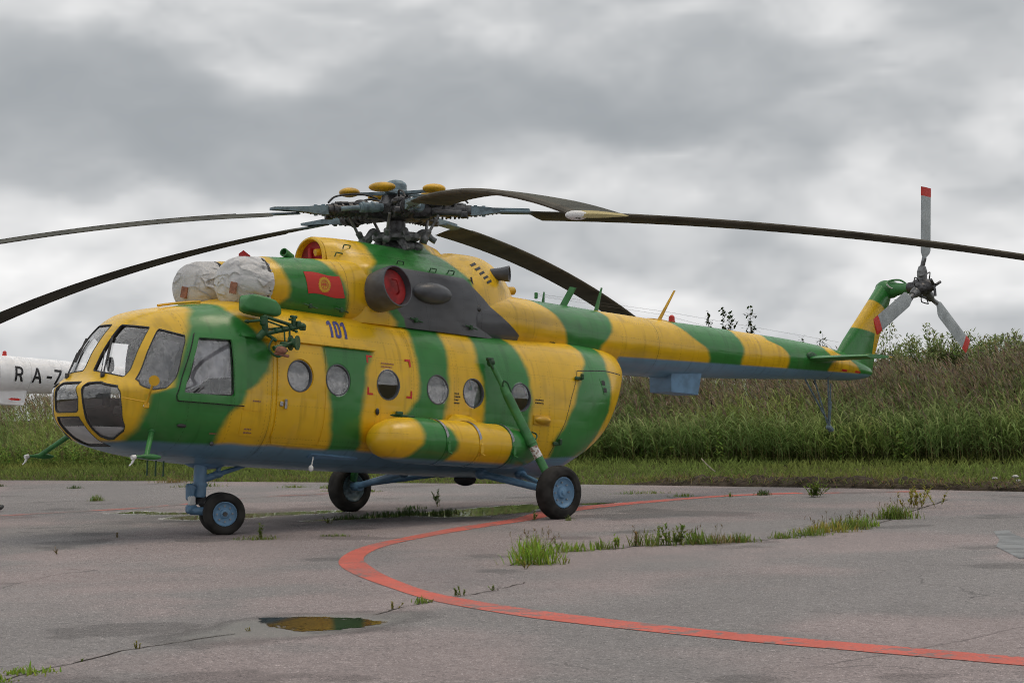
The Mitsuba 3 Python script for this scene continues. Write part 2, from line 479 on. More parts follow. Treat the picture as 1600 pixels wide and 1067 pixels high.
mat('label_white', mikit.proc(label_c), .5)
mat('black_letter', (.015, .015, .018), .5)
mat('interior_dark', (.030, .032, .036), .8)
mat('interior_grey', (.20, .205, .20), .7)
mat('pale_grey', grimy((.60, .61, .63), .2), .6)
mat('curtain', grimy((.30, .305, .34), .55, 5), .8)
def reflected_cloud_c(p, n, uv):
    return mix((.10, .10, .105), (.30, .30, .31), smoothstep(.3, .7, fbm(p.x * 7, p.y * 7, p.z * 9, 4)))  # mottled grey that stands for clouds mirrored in the round panes


mat('reflected_cloud', mikit.proc(reflected_cloud_c), .8)
mat('seat_fabric', grimy((.045, .045, .05), .4), .85)
mat('dark_cloth', grimy((.085, .088, .10), .5, 7), .8)
mat('brown_stain', grimy((.35, .16, .11), .4, 20), .8)
mat('blade_tail', grimy((.42, .46, .48), .22, 4), .75, 0, .12)
scene['glass'] = {'type': 'thindielectric', 'int_ior': 1.8}


def blade_color(p, n, uv):
    x, y = p.x - 5.67, p.y
    r = dr.sqrt(x * x + y * y)
    a = fbm(p.x * 3, p.y * 3, p.z * 3, 3)
    c = mix((.085, .086, .072), (.060, .061, .052), smoothstep(.3, .7, a))
    root = 1 - smoothstep(1.95, 2.05, r)
    c = mix(c, (.16, .22, .25), root)
    c = mix(c, (.38, .32, .16), smoothstep(10.40, 10.42, r))
    return c


mat('rotor_blade', mikit.proc(blade_color), .75, 0, .12)
mat('blade_edge', grimy((.105, .095, .075), .4, 3), .75, 0, .12)


def canvas_color(p, n, uv):
    a = fbm(p.x * 4, p.y * 4, p.z * 4, 4)
    b = smoothstep(.58, .8, fbm(p.x * 9, p.y * 9 + 7, p.z * 3, 4))
    return mix((.60, .60, .605), (.47, .465, .46), a) * (1 - .38 * b)


def canvas_bump(p, n, uv):
    w = fbm(p.x * 3, p.y * 3, p.z * 3, 3)
    r1 = 1 - dr.abs(2 * noise(p.x * 4 + 6 * p.z + 3 * w, p.y * 3 + 2 * p.z, 5 * w) - 1)
    return r1 * r1 * r1 * r1 + .8 * fbm(p.x * 5, p.y * 5, p.z * 5, 2)


scene['canvas'] = {'type': 'twosided', 'bsdf': {'type': 'bumpmap', 'arbitrary': mikit.proc(canvas_bump, 3e-3), 'scale': .025, 'bsdf': {'type': 'principled', 'base_color': mikit.proc(canvas_color), 'roughness': .5, 'specular': .35}}}

# ------------------------------------------------------------------ the helicopter
H = thing('helicopter', 'large yellow and green camouflage helicopter with blue belly standing on the tarmac', 'helicopter')


def hp(name, mesh, m, smooth=35, parent=None, **k):
    return put(name, mesh, m, smooth, True, parent or H, **k)


# cabin cross-section and the nose / tail ends of the pod
ZB, ZM, ZT, HW, NL, NU, XJ, XR, NP, RP = 1.05, 2.0, 3.28, 1.25, 3.0, 2.8, 2.15, 7.9, 2.45, 2.2
_nx = PchipInterpolator([1.05, 1.15, 1.3, 1.6, 1.9, 2.1, 2.45, 2.8, 2.95, 3.05, 3.15, 3.28], [1.79, .76, .19, -.09, -.12, .1, .285, .555, .765, 1.09, 1.62, 2.15])
_rx = PchipInterpolator([1.05, 1.15, 1.3, 1.6, 1.9, 2.2, 2.6, 2.9, 3.1, 3.28], [8.0, 8.08, 8.4, 9.1, 9.55, 9.8, 10.03, 10.15, 10.1, 9.8])


def section0(phi):
    a = (np.clip(phi, 0, 1) - .5) * np.pi
    c, s = np.abs(np.cos(a)), np.sin(a)
    n, h = np.where(s < 0, NL, NU), np.where(s < 0, ZM - ZB, ZT - ZM)
    return HW * c ** (2 / n), ZM + np.sign(s) * h * np.abs(s) ** (2 / n)


_a = np.linspace(0, 1, 6001)
_a = np.unique(np.r_[_a, .5 + np.sign(_a - .5) * np.abs(_a - .5) ** 3 * 4])
_h, _z = section0(_a)
_s = np.r_[0, np.cumsum(np.hypot(np.diff(_h), np.diff(_z)))]
GIRTH = float(_s[-1])                       # metres from belly centre to roof centre
_k = np.interp(np.linspace(0, 1, 500), _s / GIRTH, _a)
_hv, _zv = section0(_k)
_sh, _sz = PchipInterpolator(np.linspace(0, 1, 500), _hv), PchipInterpolator(np.linspace(0, 1, 500), _zv)


def section(v):
    """v 0..1 along the girth, in equal lengths"""
    v = np.clip(v, 0, 1)
    return np.maximum(_sh(v), 0), _sz(v)


def v_of_z(Z):
    return np.interp(Z, _zv, np.linspace(0, 1, 500))


def tv(poly):
    """(t, angle parameter) -> (t, girth parameter)"""
    q = np.array(poly.exterior.coords)
    return sg.Polygon(np.c_[q[:, 0], v_of_z(section0(q[:, 1])[1])])


def nose(t, phi):
    hw, Z = section(phi)
    xf = np.minimum(_nx(Z), XJ - .01)
    a = t * np.pi / 2
    return np.stack([XJ - (XJ - xf) * np.abs(np.cos(a)) ** (2 / NP), hw * np.sign(a) * np.abs(np.sin(a)) ** (2 / NP), Z], -1)


def rear(t, phi):
    hw, Z = section(phi)
    xr = np.maximum(_rx(Z), XR + .01)
    a = t * np.pi / 2
    return np.stack([XR + (xr - XR) * np.abs(np.cos(a)) ** (2 / RP), hw * np.sign(a) * np.abs(np.sin(a)) ** (2 / RP), Z], -1)


def cabin(X, s):
    """s -1..1: port belly .. over the roof?  port: s in (0,1), phi = s; starboard: s in (1,2)"""
    phi = np.where(s <= 1, s, 2 - s)
    hw, Z = section(phi)
    return np.stack([X, np.where(s <= 1, -hw, hw), Z], -1)


def half_width(Z):
    n, h = np.where(Z < ZM, NL, NU), np.where(Z < ZM, ZM - ZB, ZT - ZM)
    return HW * np.clip(1 - (np.abs(Z - ZM) / h) ** n, 0, 1) ** (1 / n)


def phi_of(Z):
    n, h = np.where(Z < ZM, NL, NU), np.where(Z < ZM, ZM - ZB, ZT - ZM)
    return .5 + np.sign(Z - ZM) * np.arcsin(np.clip(np.abs(Z - ZM) / h, 0, 1) ** (n / 2)) / np.pi


def side(X, Z):
    """port side of the pod: point on the skin for (X, Z)"""
    X, Z = np.asarray(X, float), np.asarray(Z, float)
    hw = half_width(Z)
    xf, xr = np.minimum(_nx(Z), XJ - .01), np.maximum(_rx(Z), XR + .01)
    f = np.where(X < XJ, np.clip(1 - (np.clip(XJ - X, 0, None) / (XJ - xf)) ** NP, 0, 1) ** (1 / NP), 1.0)
    g = np.where(X > XR, np.clip(1 - (np.clip(X - XR, 0, None) / (xr - XR)) ** RP, 0, 1) ** (1 / RP), 1.0)
    return np.stack([X, -hw * f * g, Z], -1)


def sheet(poly, off, th, du=.06, fn=side, flip=False):
    """a proud plate on a surface: its face and its edges"""
    V, F, _ = domain(poly, fn, du, du, off, flip)
    R = rim(poly, fn, .04, off, off - th, flip)
    return join((V, F), R)


def PG(*pts):
    return sg.Polygon(pts)


def rounded(poly, r):
    return poly.buffer(-r).buffer(2 * r).buffer(-r)


def strips(pts, w):
    return sg.LineString(pts).buffer(w, cap_style=2, join_style=1)


# nose windows in (t, girth); starboard ones mirrored
def ap(*pts):
    return tv(shapely.segmentize(PG(*pts), .01))


W2S = rounded(ap((-.066, .664), (-.318, .651), (-.322, .520), (-.308, .506), (-.060, .517)), .010)
W1S = rounded(ap((.006, .668), (.235, .672), (.262, .52), (.25, .512), (.004, .517)), .010)
W3 = rounded(ap((-.379, .646), (-.565, .624), (-.578, .60), (-.590, .51), (-.588, .497), (-.53, .493), (-.384, .504)), .012)
L1 = rounded(ap((-.064, .5002), (-.092, .47), (-.088, .425), (-.07, .419), (.07, .419), (.100, .425), (.104, .47), (.09, .5002)), .010)
L2 = rounded(ap((-.112, .4998), (-.21, .5002), (-.335, .497), (-.364, .487), (-.374, .44), (-.379, .363), (-.356, .335), (-.25, .285), (-.205, .281), (-.158, .30), (-.143, .345), (-.136, .407), (-.122, .462)), .012)
L3 = rounded(ap((-.090, .400), (-.104, .37), (-.108, .323), (-.118, .235), (.118, .235), (.108, .323), (.104, .37), (.090, .400)), .008)


def mir(p):
    return sa.scale(p, -1, 1, origin=(0, 0))


BL = rounded(ap((-.642, .630), (-.825, .634), (-.874, .492), (-.655, .488)), .010)
NW = [('windscreen_pane', W2S), ('windscreen_pane', W1S), ('cockpit_side_window', W3), ('cockpit_side_window', mir(W3)), ('chin_window', L1), ('chin_window', L2), ('chin_window', mir(L2)), ('chin_window', L3), ('sliding_window', BL), ('sliding_window', mir(BL))]
nose_dom = sg.box(-1, 0.004, 1, .996)
nose_open = nose_dom.difference(shapely.union_all([w for _, w in NW]))
V, F, N = domain(nose_open, nose, .02, .010, 0, True)
NOSE = hp('nose', (V, F), 'camo_body', normals=N)
vl = float(v_of_z(1.335))
for nm, bx_, m in (('nose_lining', sg.box(-1, vl, 1, 1), 'interior_dark'), ('floor_pan', sg.box(-1, 0, 1, vl), 'interior_grey')):
    V, F, N = domain(nose_open.intersection(bx_), nose, .03, .02, -.05, True)
    hp(nm, (V, F), m, normals=N)
for w in (L2, mir(L2), L3):
    q = w.buffer(.006).intersection(sg.box(-1, 0, 1, float(v_of_z(1.43))))
    if not q.is_empty:
        V, F, N = domain(q, nose, .02, .01, -.035, True)
        hp('chin_reflection', (V, F), 'pale_grey', normals=N)  # pale sheet close behind the glass, a reflection put into its colour
for nm, w in NW:
    V, F, N = domain(w.buffer(.004), nose, .03, .02, -.012, True)
    k = hp(nm, (V, F), 'glass', normals=N)
    fr = w.buffer(.0014, join_style=1).difference(w.buffer(-.0022))
    V, F, N = domain(fr, nose, .03, .02, .003, True)
    hp('seal', join((V, F), rim(fr, nose, .02, .003, -.022, True)), 'seal', False, parent=k)

# cabin shell with round windows in (X, s)
WIN = [(2.61, 2.245), (3.27, 2.24), (4.18, 2.24), (5.12, 2.24), (5.83, 2.24), (6.82, 2.245)]
holes = []
for x, z in WIN:
    f0 = float(v_of_z(z))
    t = np.linspace(0, 2 * np.pi, 33)[:-1]
    pts = []
    for q in t:
        pts.append((x + .203 * math.cos(q), f0 + .203 * math.sin(q) / GIRTH))
    holes.append(sg.Polygon(pts))
shole = [sa.affine_transform(h, [1, 0, 0, -1, 0, 2]) for h in holes]
cab_dom = sg.box(XJ, .004, XR, 1.996).difference(shapely.union_all(holes + shole))
V, F, N = domain(cab_dom, cabin, .11, .016, 0, True)
if (N[:, 2] * (V[:, 2] - 2)).sum() < 0:
    N, F = -N, F[:, ::-1]
CABIN = hp('cabin', (V, F), 'camo_body', normals=N)
V2, F2, N2 = domain(cab_dom, cabin, .2, .03, .05, True)
hp('cabin_lining', (V2, F2), 'interior_dark', normals=N2)
for i, h in enumerate(holes + shole):
    V, F, N = domain(h.buffer(.006), cabin, .08, .02, .010, True)
    if i < 6:      # panes are slightly dished and never quite in line
        c = V.mean(0)
        V = V + np.array([0, 1, 0]) * (((V - c)[:, [2]] * (.02, .05, -.06, .03, .05, -.05)[i]) + (V - c)[:, [0]] * (.05, -.03, .02, -.04, .02, .03)[i])
    k = hp('round_window', (V, F), 'glass', True)
    ring = sa.scale(h, 1.045, 1.045).difference(sa.scale(h, .97, .97))
    Vr, Fr, Nr = domain(ring, cabin, .05, .02, -.006, True)
    hp('frame', join((Vr, Fr), rim(ring, cabin, .03, -.006, .05, True)), 'paint_dark_grey', False, parent=k)
    if i in (0, 1, 3, 4):   # cloudy grey sheets behind these panes, cloud reflection put into their colour
        V, F, N = domain(h.buffer(.02), lambda X, s: cabin(X, s) + np.stack([0 * X, .10 + .02 * np.sin(X * 31) + .012 * np.sin(s * 90 + X * 20), 0 * X], -1), .03, .012, 0, True)
        if i == 4:
            q = V[F].mean(1); F = F[~((q[:, 2] > 2.3) & (np.abs(q[:, 0] - 5.86) < .05))]
        if i == 3:
            q = V[F].mean(1); F = F[~((q[:, 2] < 2.18) & (q[:, 0] < 5.03))]
        hp('cloud_reflection', (V, F), 'reflected_cloud', True, parent=k)
hp('cabin_floor', rbox((5.0, 0, 1.34), (5.6, 2.1, .05)), 'interior_dark')

rear_dom = sg.box(-1, .004, 1, .996)
V, F, N = domain(rear_dom, rear, .025, .014, 0, False)
if (N[:, 0] * (V[:, 0] - 8)).sum() < 0:
    N, F = -N, F[:, ::-1]
REAR = hp('rear_fuselage', (V, F), 'camo_body', normals=N)

# sliding door with its rail, hatches, panels: thin plates on the skin
door = rounded(PG((2.235, 2.66), (3.02, 2.66), (3.02, 1.40), (2.98, 1.34), (2.30, 1.34), (2.235, 1.42)), .03)
door = door.difference(sg.Point(WIN[0][0], WIN[0][1]).buffer(.225))
DOOR = hp('sliding_door', sheet(door, .016, .016, .07), 'camo_body', 40)
hp('handle', join(rbox(side(2.36, 1.86) + [0, -.045, 0], (.035, .03, .13), .01), rbox(side(2.30, 1.86) + [0, -.03, 0], (.05, .02, .06), .01)), 'steel', parent=DOOR)
patch2 = PG((3.06, 2.655), (3.88, 2.655), (3.88, 1.36), (3.06, 1.36)).difference(sg.Point(*WIN[1]).buffer(.225))
hp('side_panel', sheet(patch2, .006, .006, .07), 'camo_body', 40)
RAIL = hp('door_rail', sheet(PG((1.68, 2.675), (3.95, 2.675), (3.95, 2.715), (1.68, 2.715)), .045, .045, .08), 'camo_body', 30)
hatch = rounded(PG((1.70, 2.02), (2.05, 2.02), (2.05, 1.42), (1.76, 1.42)), .03)
for z0, z1 in ((1.42, 1.73), (1.745, 2.02)):
    hp('access_hatch', sheet(rounded(PG((1.72, z0), (2.06, z0), (2.06, z1), (1.70, z1)), .03), .006, .006, .06), 'camo_body', 40)
# sliding cockpit window frame
bo = rounded(PG((1.07, 2.67), (1.73, 2.67), (1.73, 1.80), (1.55, 1.80), (.80, 1.81), (.79, 1.87)), .02)
bi = PG((1.105, 2.615), (1.53, 2.62), (1.56, 1.905), (.865, 1.91))
FR = hp('cockpit_window_frame', sheet(bo.difference(rounded(bi, .02)), .035, .035, .05), 'camo_body', 40)
ed = bo.buffer(.012).difference(bo.buffer(-.004))
hp('edge_gap', sheet(ed, .006, .006, .05), 'seal', False, parent=FR)
hp('handle', join(tube(side(1.02, 1.93) + [0, -.05, 0], side(1.10, 2.0) + [0, -.05, 0], .015)), 'dark_steel', parent=FR)
# clamshell door edges, roof seam and other raised joints
for pts, w, m in (([(8.15, 2.74), (8.9, 2.80), (9.55, 2.79)], .012, 'seal'), ([(8.15, 2.74), (7.94, 2.33), (7.8, 1.93), (7.62, 1.63), (7.56, 1.42)], .007, 'seal')):
    hp('door_seam', sheet(strips(pts, w * .5), .004, .004, .06), m, False)
hp('joint_strip', sheet(PG((2.17, 1.3), (2.215, 1.3), (2.215, 2.66), (2.17, 2.66)), .007, .007, .06), 'camo_body', 40)
hp('roof_seam', join(sheet(PG((2.5, 3.175), (8.1, 3.175), (8.1, 3.19), (2.5, 3.19)), .012, .012, .06)), 'seal', False)
for pt in ((8.13, 2.62), (7.64, 1.60)):
    c = side(*pt)
    hp('door_hinge', join(rbox(c + [-.02, -.03, 0], (.15, .04, .05)), rbox(c + [.04, -.05, .03], (.05, .05, .09))), 'paint_dark_green')
V0 = hp('vent_scoop', join(ellipsoid(side(7.27, 1.93) + [0, -.03, 0], (.17, .07, .06)), rbox(side(7.27, 1.93) + [0, -.01, 0], (.36, .04, .14), .02)), 'paint_yellow', 45)
pl = rounded(PG((8.70, 2.68), (8.84, 2.66), (8.92, 2.42), (8.80, 2.42)), .03)
k = hp('vent_plate', sheet(pl, .005, .005, .06), 'paint_green', 40)
for a in ((8.80, 2.60), (8.84, 2.49)):
    hp('opening', sheet(rounded(PG((a[0] - .05, a[1] - .035), (a[0] + .05, a[1] - .035), (a[0] + .05, a[1] + .035), (a[0] - .05, a[1] + .035)), .015), .009, .004, .04), 'seal', False, parent=k)
# red rescue corner marks, small stencils
for x, z, sx, sz in ((3.79, 2.62, 1, -1), (4.61, 2.62, -1, -1), (3.79, 2.08, 1, 1), (4.62, 2.08, -1, 1)):
    L_ = PG((x, z), (x + .105 * sx, z), (x + .105 * sx, z + .028 * sz), (x + .030 * sx, z + .028 * sz), (x + .030 * sx, z + .105 * sz), (x, z + .105 * sz))
    hp('red_corner_mark', sheet(L_, .009, .002, .06), 'red_paint', False)
rs = np.random.RandomState(5)
for x0, z0, w, n in ((4.05, 2.52, .24, 2), (5.44, 2.20, .10, 4), (7.12, 2.22, .2, 2), (1.30, 1.42, .10, 1), (1.78, 1.50, .12, 2), (1.85, 1.86, .16, 1)):
    segs = []
    for r in range(n):
        x = x0
        while x < x0 + w * (.7 + .3 * rs.rand()):
            q = .012 + .02 * rs.rand()
            segs.append(sg.box(x, z0 - r * .045, x + q, z0 - r * .045 + .018)); x += q + .008
    labels[hp('stencil_lines', sheet(shapely.union_all(segs), .009, .001, .1), 'brown_stain' if x0 < 5 else 'black_letter', False)] = {'kind': 'stuff', 'label': 'small printed maintenance lettering'}
for q in ((3.98, 1.86, .05), (1.40, 1.30, .03)):
    hp('panel_latch', ellipsoid(side(q[0], q[1]) + [0, -.015, 0], (.03, .02, q[2])), 'dark_steel')
hp('handhold', ellipsoid(side(.90, 1.50) + [0, -.01, 0], (.07, .025, .025)), 'seal')
hp('step_lamp', ellipsoid(side(.42, 1.72) + [0, -.005, 0], (.012, .012, .012)), 'white_paint')
hp('sill_step', sheet(PG((3.05, 1.255), (3.90, 1.235), (3.90, 1.21), (3.05, 1.20)), .02, .02, .06), 'paint_blue', 40)
# numerals
one = PG((.042, 0), (.088, 0), (.088, .24), (.052, .24), (.0, .21), (.0, .165), (.042, .19))
nul = rounded(PG((0, 0), (.125, 0), (.125, .24), (0, .24)), .045).difference(rounded(PG((.045, .042), (.082, .042), (.082, .198), (.045, .198)), .012))
for g, dx in ((one, 0), (nul, .135), (one, .285)):
    q = sa.affine_transform(g, [.86, .30, 0, 1, 3.20 + dx * .86, 2.815])
    hp('numeral', sheet(q, .006, .003, .05), 'blue_numeral', False, label=None if dx else 'blue numerals 101 above the sliding door')


# --- cowlings on the roof
def nacelle(X, a, sgn=-1):
    k = np.clip((X - 2.42) / 1.4, 0, 1)
    ry, rz, cz = .40 + .05 * k, .385 + .08 * k, 3.475 + .035 * k
    w = np.clip((X - 2.36) / .12, 0, 1) ** .5
    e = 2 / (2.0 + .5 * k)
    y = sgn * .47 + ry * (.9 + .1 * w) * np.sign(np.cos(a)) * np.abs(np.cos(a)) ** e
    return np.stack([X + 0 * a, y, cz + rz * (.9 + .1 * w) * np.sign(np.sin(a)) * np.abs(np.sin(a)) ** e], -1)


ang = np.arange(64) * 2 * np.pi / 64
for sgn in (-1, 1):
    rings = [nacelle(np.full(64, x), ang, sgn) for x in [2.38, 2.40, 2.44, 2.5, 2.7, 3.0, 3.3, 3.6, 3.9]] + [np.array([x, sgn * .47, 3.45]) + (nacelle(np.full(64, 3.9), ang, sgn) - [3.9, sgn * .47, 3.45]) * [1, q, q] for x, q in ((4.05, .975), (4.2, .93), (4.4, .85), (4.6, .7))]
    k = hp('engine_cowling', loft(rings), 'camo_cowl', 40)
    hp('intake_lip', loft([nacelle(np.full(64, 2.405), ang, sgn) * [0, 1, 1] + [2.36, 0, 0], nacelle(np.full(64, 2.42), ang, sgn) * [0, 1, 1] + [2.395, 0, 0]]), 'seal', parent=k)


def naside(X, Z):
    """port face of the port nacelle"""
    k = np.clip((X - 2.42) / 1.4, 0, 1)
    ry, rz, cz = .40 + .05 * k, .385 + .08 * k, 3.475 + .035 * k
    n = 2.0 + .5 * k
    return np.stack([X, -.47 - ry * np.clip(1 - (np.abs(Z - cz) / rz) ** n, 0, 1) ** (1 / n), Z], -1)


# flag panel
fl = []
for s in np.linspace(0, 1, 13):
    fl.append((2.92 + .60 * s, 3.685 + .012 * math.sin(s * 6.3)))
for s in np.linspace(1, 0, 13):
    fl.append((2.99 + .63 * s, 3.395 + .014 * math.sin(s * 6.3)))
FL = hp('flag_emblem', sheet(sg.Polygon(fl), .006, .004, .05, naside), 'red_paint', False, label='painted red flag with a yellow sun on the engine cowling')
cx, cz = 3.255, 3.54
rays = [(cx + (.112 if i % 2 == 0 else .096) * math.cos(i * math.pi / 20) * .98, cz + (.112 if i % 2 == 0 else .096) * math.sin(i * math.pi / 20)) for i in range(40)]
hp('sun_disc', sheet(sg.Polygon(rays), .009, .002, .05, naside), 'paint_yellow', False, parent=FL)
ring = sg.Point(cx, cz).buffer(.064).difference(sg.Point(cx, cz).buffer(.057))
bars = shapely.union_all([ring] + [strips([(cx - .05, cz + o), (cx, cz + o + .014), (cx + .05, cz + o)], .0035).intersection(sg.Point(cx, cz).buffer(.05)) for o in (-.012, .004)] + [strips([(cx + o, cz - .05), (cx + o * .5, cz + .05)], .0035) for o in (-.02, .02)])
hp('sun_ring', sheet(bars, .011, .001, .05, naside), 'red_paint', False, parent=FL)


def sec(pts, n=40):
    """half profile (Y, Z) from base to crown -> full ring, port base .. crown .. starboard base"""
    P = curve(np.array([(0, a, b) for a, b in pts]), 10)[:, 1:]
    s = np.r_[0, np.cumsum(np.linalg.norm(np.diff(P, axis=0), axis=1))]
    q = np.linspace(0, s[-1], n)
    y, z = np.interp(q, s, P[:, 0]), np.interp(q, s, P[:, 1])
    return np.stack([np.r_[-y, y[::-1][1:]], np.r_[z, z[::-1][1:]]], -1)


mainp = [(3.74, [(.62, 3.10), (.62, 3.5), (.54, 3.80), (.38, 3.94), (.345, 4.05), (.25, 4.23), (.0, 4.335)]),
         (4.0, [(.88, 3.10), (.89, 3.58), (.82, 3.87), (.60, 4.03), (.44, 4.18), (.28, 4.30), (.0, 4.35)]),
         (4.6, [(.90, 3.10), (.91, 3.58), (.85, 3.90), (.66, 4.09), (.50, 4.22), (.30, 4.32), (.0, 4.36)]),
         (5.4, [(.90, 3.10), (.91, 3.58), (.85, 3.90), (.66, 4.09), (.50, 4.22), (.30, 4.32), (.0, 4.36)]),
         (6.05, [(.90, 3.10), (.90, 3.56), (.83, 3.88), (.66, 4.06), (.50, 4.20), (.30, 4.31), (.0, 4.35)]),
         (6.4, [(.87, 3.10), (.87, 3.54), (.79, 3.90), (.64, 4.12), (.48, 4.28), (.28, 4.38), (.0, 4.42)]),
         (6.75, [(.78, 3.10), (.78, 3.52), (.71, 3.90), (.58, 4.12), (.43, 4.29), (.26, 4.39), (.0, 4.43)]),
         (7.05, [(.66, 3.10), (.66, 3.50), (.61, 3.88), (.50, 4.08), (.37, 4.24), (.22, 4.34), (.0, 4.37)]),
         (7.35, [(.50, 3.10), (.50, 3.50), (.46, 3.80), (.39, 3.98), (.29, 4.11), (.17, 4.20), (.0, 4.23)]),
         (7.56, [(.34, 3.10), (.34, 3.5), (.31, 3.72), (.27, 3.86), (.2, 3.96), (.12, 4.03), (.0, 4.05)]),
         (7.66, [(.2, 3.10), (.2, 3.45), (.18, 3.6), (.16, 3.7), (.12, 3.8), (.07, 3.85), (.0, 3.87)])]
prof = np.array([sec(p) for _, p in mainp])
xs = np.array([x for x, _ in mainp])
ip = PchipInterpolator(xs, prof)
qx = np.r_[np.linspace(3.74, 6.05, 18), np.linspace(6.12, 7.66, 22)]
rings = np.array([np.c_[np.full(prof.shape[1], x), ip(x)] for x in qx])
COWL = hp('gearbox_cowling', loft(rings, False), 'camo_cowl', 40)


def cowlside(X, Z):
    X, Z = np.atleast_1d(np.asarray(X, float)), np.atleast_1d(np.asarray(Z, float))
    Y = np.empty_like(X)
    for i in range(len(X)):
        r = ip(np.clip(X[i], 3.74, 7.66))[:40]
        Y[i] = np.interp(Z[i], r[:, 1], r[:, 0])
    return np.stack([X, Y, Z], -1)


# fan duct
fc = np.array([3.735, 0, 4.0])
outer = revolve([(.10, .338), (.02, .336), (-.025, .322), (-.035, .295), (0, .272), (.14, .26)], fc, (1, 0, 0), 40, False)
FAN = hp('fan_duct', outer, 'camo_cowl', 60)
hp('pipe', path(curve([(3.70, -.14, 4.09), (3.82, -.18, 4.11), (3.98, -.27, 4.10)], 6), .05, 10), 'paint_yellow', parent=FAN)
# raised spine behind the mast
hp('mast_fairing', loft([[(x + dx, y, z) for dx, y, z in ((0, -w, 4.28), (.03, -w * .6, 4.28 + h * .8), (0, 0, 4.28 + h), (.03, w * .6, 4.28 + h * .8), (0, w, 4.28))] for x, w, h in ((5.28, .30, .10), (5.5, .36, .19), (5.75, .34, .23), (6.0, .28, .17), (6.2, .2, .05))]), 'camo_cowl', 50)
# exhausts with dark duct and ring
en = unit((.09, -.958, .20))
e0 = np.array([4.28, -1.25, 3.62])


def exhaust(m_=False):
    t1 = revolve([(-.55, .22), (-.40, .28), (-.2, .30), (-.03, .298), (0, .292), (0, .275), (-.15, .262), (-.30, .255)], e0, en, 40, False)
    return mirror(t1) if m_ else t1


EX = hp('exhaust_pipe', exhaust(), 'paint_dark_grey', 50, label='dark grey exhaust pipe on the port side')
hp('exhaust_pipe', exhaust(True), 'paint_dark_grey', 50)
hp('exhaust_blister', ellipsoid((5.26, -.90, 3.635), (.37, .17, .155), n=32), 'paint_dark_grey', True, label='dark oval blister behind the port exhaust')
cn = unit((.55, -.82, .05))
hp('small_exhaust', revolve([(-.2, .085), (0, .10), (.14, .125), (.14, .105), (.02, .09), (.02, 0)], (6.96, -.60, 4.13), cn, 24, False), 'paint_dark_grey')
hp('small_exhaust_plug', revolve([(.08, .105), (.09, .07), (.09, 0)], (6.96, -.60, 4.13), cn, 24), 'dark_red')
hp('rear_knob', revolve([(-.1, .06), (.08, .065), (.10, .05)], (7.66, -.12, 3.98), (1, 0, .1), 16), 'paint_yellow')
k = hp('side_port', revolve([(-.04, .075), (.02, .075), (.025, .055)], (4.02, -.895, 3.50), (0, -1, 0), 20), 'paint_yellow')
hp('plug', revolve([(-.01, .056), (.03, .054), (.036, .03)], (4.02, -.895, 3.50), (0, -1, 0), 20), 'dark_red', parent=k)
for i in range(5):
    x, z = 6.42 + .046 * i, 4.215 - .062 * i
    hp('louvre_slot', sheet(strips([(x - .08, z - .028), (x + .08, z + .030)], .017), .004, .004, .05, cowlside), 'seal', False)
for x, z in ((4.75, 4.02), (5.75, 4.0), (5.35, 3.98), (3.85, 4.05), (4.0, 4.18)):
    c = cowlside(x, z)[0]
    hp('cowling_handle', path(curve([c + [-.06, -.01, -.03], c + [-.055, -.035, .03], c + [.055, -.035, .03], c + [.06, -.01, -.03]], 4), .009, 6), 'paint_dark_green')
for x in (3.0, 3.55, 4.95, 6.05):
    c = np.array([x, -.93, 3.22])
    hp('cowling_catch', join(rbox(c, (.05, .05, .07)), tube(c + [-.12, -.01, .02], c + [.12, -.01, -.02], .01, n=6)), 'paint_dark_green')
hp('stay_rod', join(tube((6.24, -.86, 3.50), (6.14, -.80, 3.98), .014), ellipsoid((6.24, -.88, 3.52), (.05, .03, .05)), tube((6.24, -.88, 3.52), (6.95, -.78, 3.50), .007, n=6), ellipsoid((6.95, -.80, 3.50), (.04, .04, .07))), 'dark_steel')
hp('roof_pipe', revolve([(-.1, .055), (.1, .06), (.1, .045), (0, .045)], (2.98, -.42, 3.95), (-.9, -.3, .25), 16, False), 'paint_green')
# roof edge rib above the cockpit
hp('roof_rib', path(curve([(1.0, -.28, 3.06), (1.35, -.3, 3.13), (1.65, -.3, 3.175)], 6), .02, 6), 'paint_yellow')

# --- tail boom
def ell(x, w, zt, zb, n, cnt=48):
    a = np.arange(cnt) * 2 * np.pi / cnt
    c, s = np.cos(a), np.sin(a)
    cz_, h = (zt + zb) / 2, (zt - zb) / 2
    return np.stack([np.full(cnt, x), w * np.sign(c) * np.abs(c) ** (2 / n), cz_ + h * np.sign(s) * np.abs(s) ** (2 / n)], -1)


st = np.array([(6.2, .90, 3.80, 2.9, 2.6), (6.8, .90, 3.84, 2.9, 2.5), (7.5, .84, 3.88, 2.9, 2.4), (8.2, .73, 3.885, 2.88, 2.25), (9.0, .63, 3.89, 2.87, 2.1), (9.8, .56, 3.89, 2.88, 2.0), (10.89, .505, 3.89, 2.89, 2.0),
               (12.76, .45, 3.905, 3.00, 2.0), (14.65, .39, 3.905, 3.12, 2.0), (16.33, .325, 3.865, 3.235, 2.0), (16.9, .29, 3.82, 3.26, 2.0)])
sp = PchipInterpolator(st[:, 0], st[:, 1:])
rings = [ell(x, *sp(x)) for x in np.linspace(6.2, 16.9, 60)]
for x, w, zt, zb in ((17.3, .25, 3.72, 3.29), (17.6, .20, 3.66, 3.33), (17.85, .14, 3.60, 3.38), (18.0, .06, 3.53, 3.44)):
    rings.append(ell(x, w, zt, zb, 2.0))
BOOM = hp('tail_boom', loft(rings), 'camo_boom', 50)
